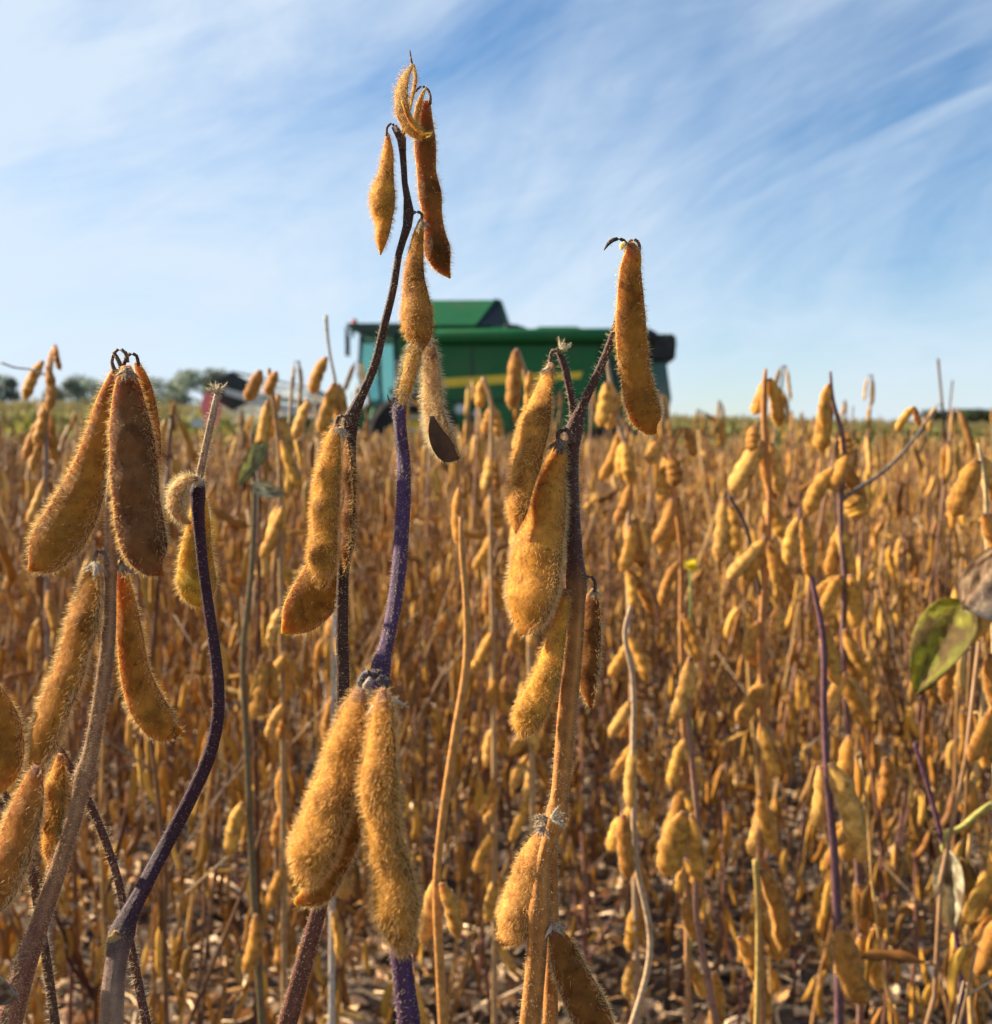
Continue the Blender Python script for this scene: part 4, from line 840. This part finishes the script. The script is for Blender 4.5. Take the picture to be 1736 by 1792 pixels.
def tree(px, top, d, wpx, label, col, seed):
    g = np.random.default_rng(seed); b_ = P(px, 768, d); H = P(px, top, d).z; Wd = wpx / F * d
    t = thing('tree', label, 'tree', (b_.x, b_.y, 0), 'distant trees on the horizon')
    mb = MB(); cl = []
    c = np.array([[0, 0, -.1], [0.1, 0, H * .25], [0.0, 0.1, H * .5], [0.1, 0, H * .8]]); c = cr(c, 8); T = tang(c); W = nrm(np.cross(T, [0, 1, 0])); V, Q, T3 = sweep(c, W, np.cross(T, W), np.linspace(H * .035, H * .008, 8), np.linspace(H * .035, H * .008, 8), 8); mb.add(V, Q, T3)
    for k in range(7):
        a = g.random() * 6.28; z0 = H * g.uniform(.2, .5); e = np.array([math.cos(a) * Wd * .36, math.sin(a) * Wd * .36, z0 + H * g.uniform(.12, .4)]); c = cr(np.array([[0.05, 0, z0], e * [.5, .5, .9], e]), 5); T = tang(c); W = nrm(np.cross(T, [.1, .9, .1])); r_ = np.linspace(H * .015, H * .004, 5); V, Q, T3 = sweep(c, W, np.cross(T, W), r_, r_, 6); mb.add(V, Q, T3)
    link('trunk', mb.mesh('trunk', [M_TRUNK]), t)
    mb = MB(); cs = []
    for k in range(24):
        a = g.random() * 6.28; rr = g.random() ** .5 * Wd * .38; z = H * g.uniform(.22, .86); rr *= 1.15 - (z / H - .45) ** 2 * 2.6 if z > .45 * H else 1
        cs.append((math.cos(a) * rr, math.sin(a) * rr, z, g.uniform(.10, .17) * Wd))
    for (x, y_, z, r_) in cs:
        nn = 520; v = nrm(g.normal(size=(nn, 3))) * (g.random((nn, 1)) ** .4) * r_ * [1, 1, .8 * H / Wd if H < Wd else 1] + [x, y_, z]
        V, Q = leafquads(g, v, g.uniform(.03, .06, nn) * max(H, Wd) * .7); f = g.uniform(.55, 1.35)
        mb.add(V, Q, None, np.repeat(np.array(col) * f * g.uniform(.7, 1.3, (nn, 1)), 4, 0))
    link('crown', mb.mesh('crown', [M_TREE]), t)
tree(135, 652, 110, 145, 'round pale tree on the horizon left of the large flat pods', (0.25, 0.30, 0.235), 1)  # distance haze is painted into the pale crown colour of these left-hand trees
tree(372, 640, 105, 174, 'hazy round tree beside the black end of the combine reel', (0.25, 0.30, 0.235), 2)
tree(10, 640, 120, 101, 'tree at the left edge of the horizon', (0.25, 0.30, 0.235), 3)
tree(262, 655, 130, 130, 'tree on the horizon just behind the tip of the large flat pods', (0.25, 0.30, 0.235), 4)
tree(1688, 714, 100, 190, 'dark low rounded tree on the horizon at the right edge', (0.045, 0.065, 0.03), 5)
# a single yellow bloom
fp = P(1208, 990, 1.05)
fl = thing('yellow_flower', 'small bright yellow flower among the stems right of centre', 'flower', (fp.x, fp.y, 0))
mb = MB(); q = cr(np.array([[0, 0, 0], [0.01, 0, fp.z * .5], [0, 0, fp.z]]), 12); T = tang(q); W = nrm(np.cross(T, [0, 1, 0])); V, Q, T3 = sweep(q, W, np.cross(T, W), np.full(12, .0012), np.full(12, .0012), 6); mb.add(V, Q, T3, (0.15, 0.2, 0.04)); link('stem', mb.mesh('stem', [M_STEM]), fl)
g2 = np.random.default_rng(3); mb = MB()
for k in range(30):
    a = k / 30 * 6.283 * 3; c0 = np.array([0, 0, fp.z]); dv = np.array([math.cos(a), math.sin(a), g2.uniform(-.6, .9)]); dv /= np.linalg.norm(dv); sd = np.cross(dv, [0, 0, 1.0]); sd /= np.linalg.norm(sd)
    V = [c0, c0 + dv * .006 - sd * .0025, c0 + dv * .012, c0 + dv * .006 + sd * .0025]; mb.add(V, [[0, 1, 2, 3]], None, (0.80, 0.68, 0.02))
link('flower_head', mb.mesh('flower_head', [M_LEAF]), fl)

# ------------------------------------------------------------------ the combine harvester
M_JG = simple('green_paint', (0.010, 0.120, 0.032), 0.42, nscale=1.2, var=0.12, coat=0.0, dirt=(0.10, 0.12, 0.05))
M_YEL = simple('yellow_paint', (0.75, 0.50, 0.02), 0.4, nscale=2, coat=0.3)
M_BLK = simple('black_plastic', (0.018, 0.018, 0.02), 0.5, nscale=3, dirt=(0.10, 0.085, 0.06)); M_RUB = simple('tyre_rubber', (0.02, 0.019, 0.018), 0.85, nscale=8, dirt=(0.12, 0.09, 0.06))
M_MET = simple('worn_steel', (0.42, 0.42, 0.43), 0.38, 0.8, nscale=5, dirt=(0.2, 0.15, 0.1)); M_GREY = simple('grey_paint', (0.5, 0.5, 0.5), 0.5); M_RED = simple('red_marker', (0.85, 0.20, 0.20), 0.6)
M_DKG = simple('dark_grille', (0.03, 0.035, 0.04), 0.6, nscale=6)
mg, n, l, b, o = newmat('tinted_glass'); b.inputs['Base Color'].default_value = (0.25, 0.58, 0.52, 1); b.inputs['Roughness'].default_value = 0.05; b.inputs['Transmission Weight'].default_value = 0.85; b.inputs['IOR'].default_value = 1.2; M_GLS = mg
YAW = 4.0; CD = 21.4
cc0 = P(868 + 60, 768, CD)
comb_ = thing('combine_harvester', 'large green combine harvester with a yellow side stripe, beyond the crop', 'combine harvester', (cc0.x, cc0.y, 0), rz=R(180 - YAW))
CSC = 20.0 / F                    # metres per photograph pixel on the near side of the machine
def lx(px): return -(px - 928) * CSC
def lz(py): return 0.90 + (773 - py) * CSC
class BM:
    def __init__(s): s.b = bmesh.new()
    def prism(s, prof, y0, y1, taper=None):
        """profile in (x, z), extruded from y0 to y1"""
        a = [s.b.verts.new((x, y0, z)) for x, z in prof]; c = [s.b.verts.new((x, y1, z)) for x, z in prof]
        s.b.faces.new(a); s.b.faces.new(c[::-1]); k = len(prof)
        for i in range(k): s.b.faces.new((a[i], c[i], c[(i + 1) % k], a[(i + 1) % k]))
    def box(s, x0, x1, y0, y1, z0, z1): s.prism([(x0, z0), (x1, z0), (x1, z1), (x0, z1)], y0, y1)
    def cyl(s, p0, p1, r0, r1=None, k=20):
        p0, p1 = Vector(p0), Vector(p1); ax = (p1 - p0); M = Matrix.Translation((p0 + p1) / 2) @ ax.to_track_quat('Z', 'Y').to_matrix().to_4x4()
        bmesh.ops.create_cone(s.b, cap_ends=True, segments=k, radius1=r0, radius2=r0 if r1 is None else r1, depth=ax.length, matrix=M)
    def faces(s, vs, fs):
        v = [s.b.verts.new(p) for p in vs]
        for f in fs: s.b.faces.new([v[i] for i in f])
    def out(s, name, mat, parent=None, bevel=0.0, smooth=False):
        bmesh.ops.recalc_face_normals(s.b, faces=s.b.faces); me = bpy.data.meshes.new(name); s.b.to_mesh(me); s.b.free(); me.materials.append(mat)
        for p in me.polygons: p.use_smooth = smooth
        o = link(name, me, parent or comb_)
        if bevel: m_ = o.modifiers.new('bevel', 'BEVEL'); m_.width = bevel; m_.segments = 3; m_.limit_method = 'ANGLE'; m_.angle_limit = R(35)
        if smooth: o.modifiers.new('ws', 'WEIGHTED_NORMAL')
        return o
YS = 1.55                         # near side of the body (local +y faces the camera)
b = BM(); b.prism([(lx(755), lz(604)), (lx(755), 1.25), (lx(820), 0.95), (lx(960), 0.95), (lx(1130), 1.25), (lx(1135), lz(604))], -YS + .1, YS - .1); body = b.out('body', M_JG, bevel=.05)
b = BM(); b.prism([(lx(764), lz(608)), (lx(760), lz(700)), (lx(770), lz(757)), (lx(990), lz(757)), (lx(1030), lz(735)), (lx(1052), lz(608))], YS - .1, YS); sp = b.out('side_panel', M_JG, bevel=.03)
b = BM(); b.prism([(lx(1058), lz(608)), (lx(1042), lz(722)), (lx(1112), lz(735)), (lx(1118), lz(612))], YS - .1, YS - .02); b.out('side_panel', M_JG, bevel=.03)
b = BM(); b.prism([(lx(768), lz(668)), (lx(764), lz(684)), (lx(900), lz(675)), (lx(1018), lz(667)), (lx(1022), lz(655)), (lx(900), lz(660))], YS, YS + .012); b.out('side_stripe', M_YEL, sp)
b = BM(); b.prism([(lx(770), lz(706)), (lx(770), lz(710)), (lx(1030), lz(702)), (lx(1030), lz(698))], YS, YS + .02); b.out('panel_seam', M_BLK, sp)
b = BM(); b.cyl((lx(810), YS, lz(720)), (lx(810), YS + .05, lz(720)), .10); b.out('round_lamp', M_GREY, sp, smooth=False)
b = BM(); b.cyl((lx(838), YS, lz(728)), (lx(838), YS + .04, lz(728)), .06); b.out('round_lamp', M_GREY, sp)
for xx in (830, 900, 975):
    b = BM(); b.box(lx(xx + 3), lx(xx), YS, YS + .006, lz(752), lz(612)); b.out('panel_seam', M_BLK, sp)
# auger tube along the upper side, with a black strip painting the shade of the gap beneath
b = BM(); b.cyl((lx(768), YS + .06, lz(596)), (lx(1128), YS + .06, lz(594)), .15, k=24); ag = b.out('unloading_auger', M_JG, smooth=True)
b = BM(); b.cyl((lx(1128), YS + .06, lz(594)), (lx(1144), YS + .06, lz(600)), .16, .13, k=24); b.out('auger_spout', M_BLK, ag)
b = BM(); b.box(lx(1052), lx(764), YS - .02, YS - .01, lz(614), lz(600)); b.out('gap_shade_strip', M_BLK)
# upper deck
b = BM(); b.prism([(lx(1130), lz(604)), (lx(1130), lz(592)), (lx(1035), lz(590)), (lx(1014), lz(575)), (lx(946), lz(575)), (lx(920), lz(586)), (lx(905), lz(576)), (lx(880), lz(574)), (lx(700), lz(578)), (lx(700), lz(604))], -YS + .3, YS - .25); dk = b.out('engine_deck', M_JG, bevel=.06)
b = BM(); b.prism([(lx(934), lz(588)), (lx(922), lz(577)), (lx(906), lz(572)), (lx(886), lz(571)), (lx(884), lz(590))], -YS + .5, YS - .2); b.out('air_intake', M_BLK, dk, bevel=.03)
for k in range(7):
    b = BM(); b.box(lx(1000 - k * 7), lx(998 - k * 7), YS - .249, YS - .24, lz(590), lz(580)); b.out('vent_slat', M_DKG, dk)
# grain tank extension: hollow, sides leaning outward from a wide base to a narrower rim
t0, t1 = lz(574), lz(520); xf, xr, xf1, xr1 = lx(700), lx(890), lx(722), lx(872)
yb, yt = 1.42, 0.50
b = BM(); b.faces([(xf, yb, t0), (lx(834), yb, t0), (lx(862), yt, t1), (xf1, yt, t1), (xf, yb - .05, t0), (lx(834), yb - .05, t0), (lx(862), yt - .05, t1), (xf1, yt - .05, t1)], [(0, 1, 2, 3), (7, 6, 5, 4), (0, 3, 7, 4), (1, 5, 6, 2), (3, 2, 6, 7), (0, 4, 5, 1)]); gt = b.out('tank_side', M_JG)
b = BM(); b.faces([(xf, -yb, t0), (lx(834), -yb, t0), (lx(862), -yt, t1), (xf1, -yt, t1), (xf, -yb + .05, t0), (lx(834), -yb + .05, t0), (lx(862), -yt + .05, t1), (xf1, -yt + .05, t1)], [(0, 3, 2, 1), (7, 4, 5, 6), (0, 4, 7, 3), (1, 2, 6, 5), (3, 7, 6, 2), (0, 1, 5, 4)]); b.out('tank_side', M_JG)
b = BM(); b.faces([(xf + .01, -yb, t0), (xf + .01, yb, t0), (xf1 + .01, yt, t1), (xf1 + .01, -yt, t1), (xf - .03, -yb, t0), (xf - .03, yb, t0), (xf1 - .03, yt, t1), (xf1 - .03, -yt, t1)], [(0, 1, 2, 3), (7, 6, 5, 4), (0, 4, 5, 1), (1, 5, 6, 2), (2, 6, 7, 3), (3, 7, 4, 0)]); b.out('tank_front', M_JG)
b = BM(); b.faces([(lx(835), yb - .01, t0), (xr, yb - .25, t0), (xr1, yt - .2, t1), (lx(863), yt, t1)], [(0, 1, 2, 3)]); b.faces([(xr, yb - .25, t0), (xr, -yb + .25, t0), (xr1, -yt + .2, t1), (xr1, yt - .2, t1)], [(0, 1, 2, 3)]); b.faces([(lx(835), -yb + .01, t0), (xr, -yb + .25, t0), (xr1, -yt + .2, t1), (lx(863), -yt, t1)], [(0, 1, 2, 3)])
o = b.out('tank_screen', M_DKG); sm = o.modifiers.new('th', 'SOLIDIFY'); sm.thickness = .03
b = BM(); b.cyl((xr, yb - .25, t0), (xr1, yt - .2, t1), .035, k=8); b.cyl((lx(835), yb, t0), (lx(863), yt + .01, t1), .03, k=8); b.cyl((lx(863), yt, t1), (xr1, yt - .2, t1), .03, k=8); b.out('tank_frame', M_JG)
b = BM(); b.faces([(lx(938), YS - .22, lz(592)), (lx(1040), YS - .22, lz(592)), (lx(1012), YS - .95, lz(574)), (lx(948), YS - .95, lz(574))], [(0, 1, 2, 3)]); o = b.out('deck_cover', M_JG, dk); o.modifiers.new('th', 'SOLIDIFY').thickness = .04
b = BM()
for x_ in (905, 950, 1000, 1050, 1100): b.cyl((lx(x_), -.9, lz(590)), (lx(x_), -.9, lz(566)), .018, k=6)
b.cyl((lx(905), -.9, lz(566)), (lx(1100), -.9, lz(566)), .018, k=6); b.out('deck_rail', M_BLK, dk)
b = BM()
for k_ in range(9): b.box(lx(1100 - k_ * 5), lx(1097 - k_ * 5), YS - .02, YS - .008, lz(690), lz(630))
b.out('side_grille', M_DKG, sp)
# rear hood, chopper
b = BM(); b.prism([(lx(1126), lz(600)), (lx(1180), lz(592)), (lx(1182), lz(606)), (lx(1180), lz(634)), (lx(1132), lz(636))], -YS + .15, YS - .05); b.out('rear_hood', M_BLK, bevel=.04)
b = BM(); b.box(lx(1176), lx(1130), -YS + .2, YS - .1, lz(592) - .02, lz(590) + .0); b.out('hood_top', M_JG)
b = BM(); b.prism([(lx(1124), lz(636)), (lx(1166), lz(636)), (lx(1176), lz(700)), (lx(1168), lz(740)), (lx(1120), lz(740)), (lx(1112), lz(690))], -YS + .25, YS - .15); b.out('straw_hood', simple('dusty_teal_paint', (0.06, 0.13, 0.12), .5, dirt=(.25, .22, .16)), bevel=.04)
b = BM(); b.box(lx(1168), lx(1098), -1.2, 1.2, .62, 1.1); b.out('straw_chopper', M_DKG, bevel=.04)
# cab
b = BM(); b.prism([(lx(606), lz(577)), (lx(602), lz(573)), (lx(700), lz(570)), (lx(764), lz(572)), (lx(764), lz(588)), (lx(700), lz(590)), (lx(628), lz(586))], -1.2, 1.2); rf = b.out('cab_roof', simple('dark_roof', (0.035, 0.06, 0.045), .4), bevel=.03)
b = BM(); b.box(lx(764), lx(602), -1.15, 1.15, lz(570) , lz(567.5)); b.out('roof_cap', M_JG, rf)
for y_ in (-1.1, -.5, .5, 1.1):
    b = BM(); b.cyl((lx(603), y_, lz(580)), (lx(600), y_, lz(580)), .09, k=14); b.out('work_light', M_GREY, rf)
b = BM(); b.cyl((lx(612), .9, lz(570)), (lx(612), .9, lz(558)), .06, k=14); b.out('beacon', M_RED, rf)
b = BM(); b.prism([(lx(628), lz(588)), (lx(690), lz(590)), (lx(694), lz(700)), (lx(650), lz(712)), (lx(626), lz(660))], -1.1, 1.1); b.out('cab_glass', M_GLS, bevel=.03)
pil = BM()
for y_ in (-1.12, 1.12):
    for (a, c) in (((628, 588), (624, 660)), ((624, 660), (648, 714)), ((690, 588), (695, 712)), ((660, 588), (664, 712))):
        pil.cyl((lx(a[0]), y_, lz(a[1])), (lx(c[0]), y_, lz(c[1])), .035, k=8)
pil.out('cab_pillars', M_BLK)
b = BM(); b.prism([(lx(694), lz(588)), (lx(758), lz(588)), (lx(758), lz(740)), (lx(640), lz(740)), (lx(650), lz(714)), (lx(694), lz(706))], -1.15, 1.15); b.out('cab_base', M_JG, bevel=.04)
b = BM(); b.prism([(lx(668), lz(690)), (lx(684), lz(690)), (lx(688), lz(630)), (lx(682), lz(630)), (lx(678), lz(676)), (lx(668), lz(680))], -.28, .28); b.out('driver_seat', M_BLK)
for y_ in (1.3, -1.3):
    b = BM(); b.cyl((lx(618), y_ * .85, lz(578)), (lx(608), y_ * 1.15, lz(590)), .02, k=6); b.box(lx(613), lx(609), y_ * 1.15 - .12, y_ * 1.15 + .12, lz(628), lz(592)); b.out('mirror', M_BLK)
b = BM()
for k in range(6): b.box(lx(748), lx(712), YS + .0, YS + .25, .55 + k * .26, .58 + k * .26)
b.box(lx(750), lx(747), YS, YS + .25, .5, 2.1); b.box(lx(713), lx(710), YS, YS + .25, .5, 2.1); b.out('ladder', M_GREY)
b = BM()
for x_ in (700, 725, 752): b.cyl((lx(x_), YS + .2, lz(706)), (lx(x_), YS + .2, lz(640)), .02, k=6)
for z_ in (640, 670): b.cyl((lx(700), YS + .2, lz(z_)), (lx(752), YS + .2, lz(z_)), .02, k=6)
b.out('railing', M_GREY)
# wheels
def wheel(x, y_, r_, w_, name='wheel'):
    b = BM(); prof = [(.0, .55), (.03, .62), (.02, .90), (.12, 1.0), (.5, 1.02), (.88, 1.0), (.98, .90), (.97, .62), (1., .55)]
    k = 48; vs = []; fs = []
    for i in range(k):
        a = i / k * 2 * math.pi
        for (q, s_) in prof:
            rr = r_ * s_ * (1.03 if (s_ > .98 and i % 3 == 0) else 1.0); vs.append((x + math.cos(a) * rr, y_ - w_ / 2 + q * w_, r_ + math.sin(a) * rr))
    m_ = len(prof)
    for i in range(k):
        for j in range(m_): fs.append((i * m_ + j, i * m_ + (j + 1) % m_, ((i + 1) % k) * m_ + (j + 1) % m_, ((i + 1) % k) * m_ + j))
    b.faces(vs, fs); ty = b.out('tyre', M_RUB)
    ty.name = name + '_tyre'; ty.name = 'tyre'
    b = BM(); sgn = 1 if y_ > 0 else -1; b.cyl((x, y_ - w_ * .35, r_), (x, y_ + w_ * .35, r_), r_ * .58, k=32); b.cyl((x, y_ + sgn * w_ * .3, r_), (x, y_ + sgn * w_ * .5, r_), r_ * .2, k=20); b.out('rim', M_YEL, ty)
for s_ in (1, -1): wheel(lx(728), s_ * 1.45, .92, .65); wheel(lx(1080), s_ * 1.35, .62, .42)
b = BM(); b.cyl((lx(728), -1.4, .92), (lx(728), 1.4, .92), .14); b.cyl((lx(1080), -1.3, .62), (lx(1080), 1.3, .62), .1); b.out('axle', M_BLK)
# feeder house and header
HX = lx(560)                      # back sheet of the header
b = BM(); b.prism([(lx(648), 1.75), (lx(648), 1.05), (HX, .45), (HX, 1.15)], -.75, .75); b.out('feeder_house', M_JG, bevel=.03)
HW = 3.35
b = BM(); b.prism([(HX - .08, .35), (HX + .0, .35), (HX + .0, 1.30), (HX - .08, 1.30)], -HW, HW); b.prism([(HX, .30), (HX + 1.25, .18), (HX + 1.25, .22), (HX, .36)], -HW, HW); hd = b.out('header_table', M_JG)
for s_ in (1, -1):
    b = BM(); b.prism([(HX - .1, .25), (HX + 1.3, .12), (HX + 2.1, .25), (HX + 1.2, .95), (HX + .3, 1.30), (HX - .1, 1.34)], s_ * HW - .05, s_ * HW + .05); b.out('header_end', M_JG, hd, bevel=.02)
    b = BM(); b.prism([(HX + 1.45, 1.10), (HX + 1.36, 1.45), (HX + 1.44, 1.70), (HX + 1.68, 1.74), (HX + 1.76, 1.48), (HX + 1.62, 1.08)], s_ * (HW + .09) - .02, s_ * (HW + .09) + .02); b.out('marker_flag', M_RED, hd)
    b = BM(); b.box(HX + 1.62, HX + 1.95, s_ * (HW + .06) - .02, s_ * (HW + .06) + .02, 1.10, 1.26); b.out('marker_board', M_GREY, hd)
# auger with flighting
b = BM(); b.cyl((HX + .45, -HW + .06, .62), (HX + .45, HW - .06, .62), .2, k=20)
vs, fs = [], []; k = 220
for i in range(k):
    a = i * .42; y_ = -HW + .1 + (2 * HW - .2) * i / k
    for rr in (.19, .33): vs.append((HX + .45 + math.cos(a) * rr, y_, .62 + math.sin(a) * rr))
fs = [(2 * i, 2 * i + 1, 2 * i + 3, 2 * i + 2) for i in range(k - 1)]; b.faces(vs, fs); b.out('header_auger', M_MET, hd)
# reel: end spiders, bats, tines
RX, RZ, RR = HX + 1.22, 1.78, .40
for s_ in (1, -1):
    b = BM(); prof = [(RX + math.cos(R(60 * k + 30)) * RR * .92, RZ + math.sin(R(60 * k + 30)) * RR * .92) for k in range(6)]; b.prism(prof, s_ * (HW - .12) - .03, s_ * (HW - .12) + .03); b.out('reel_end', M_DKG, hd)
    b = BM(); b.prism([(HX - .1, 1.45), (HX - .1, 1.28), (RX + .1, RZ - .06), (RX + .1, RZ + .06)], s_ * (HW - .02) - .035, s_ * (HW - .02) + .035); b.out('reel_arm', M_MET, hd)
b = BM(); b.cyl((RX, -HW + .1, RZ), (RX, HW - .1, RZ), .08, k=12); b.out('reel_shaft', M_MET, hd)
for k in range(6):
    a = R(60 * k + 30); bx, bz = RX + math.cos(a) * RR * .9, RZ + math.sin(a) * RR * .9
    b = BM(); b.cyl((bx, -HW + .12, bz), (bx, HW - .12, bz), .025, k=8)
    for j in range(44):
        y_ = -HW + .2 + (2 * HW - .4) * j / 43; b.cyl((bx, y_, bz), (bx + .06, y_, bz - .24), .008, .005, k=4)
    b.out('reel_bat', M_MET, hd)
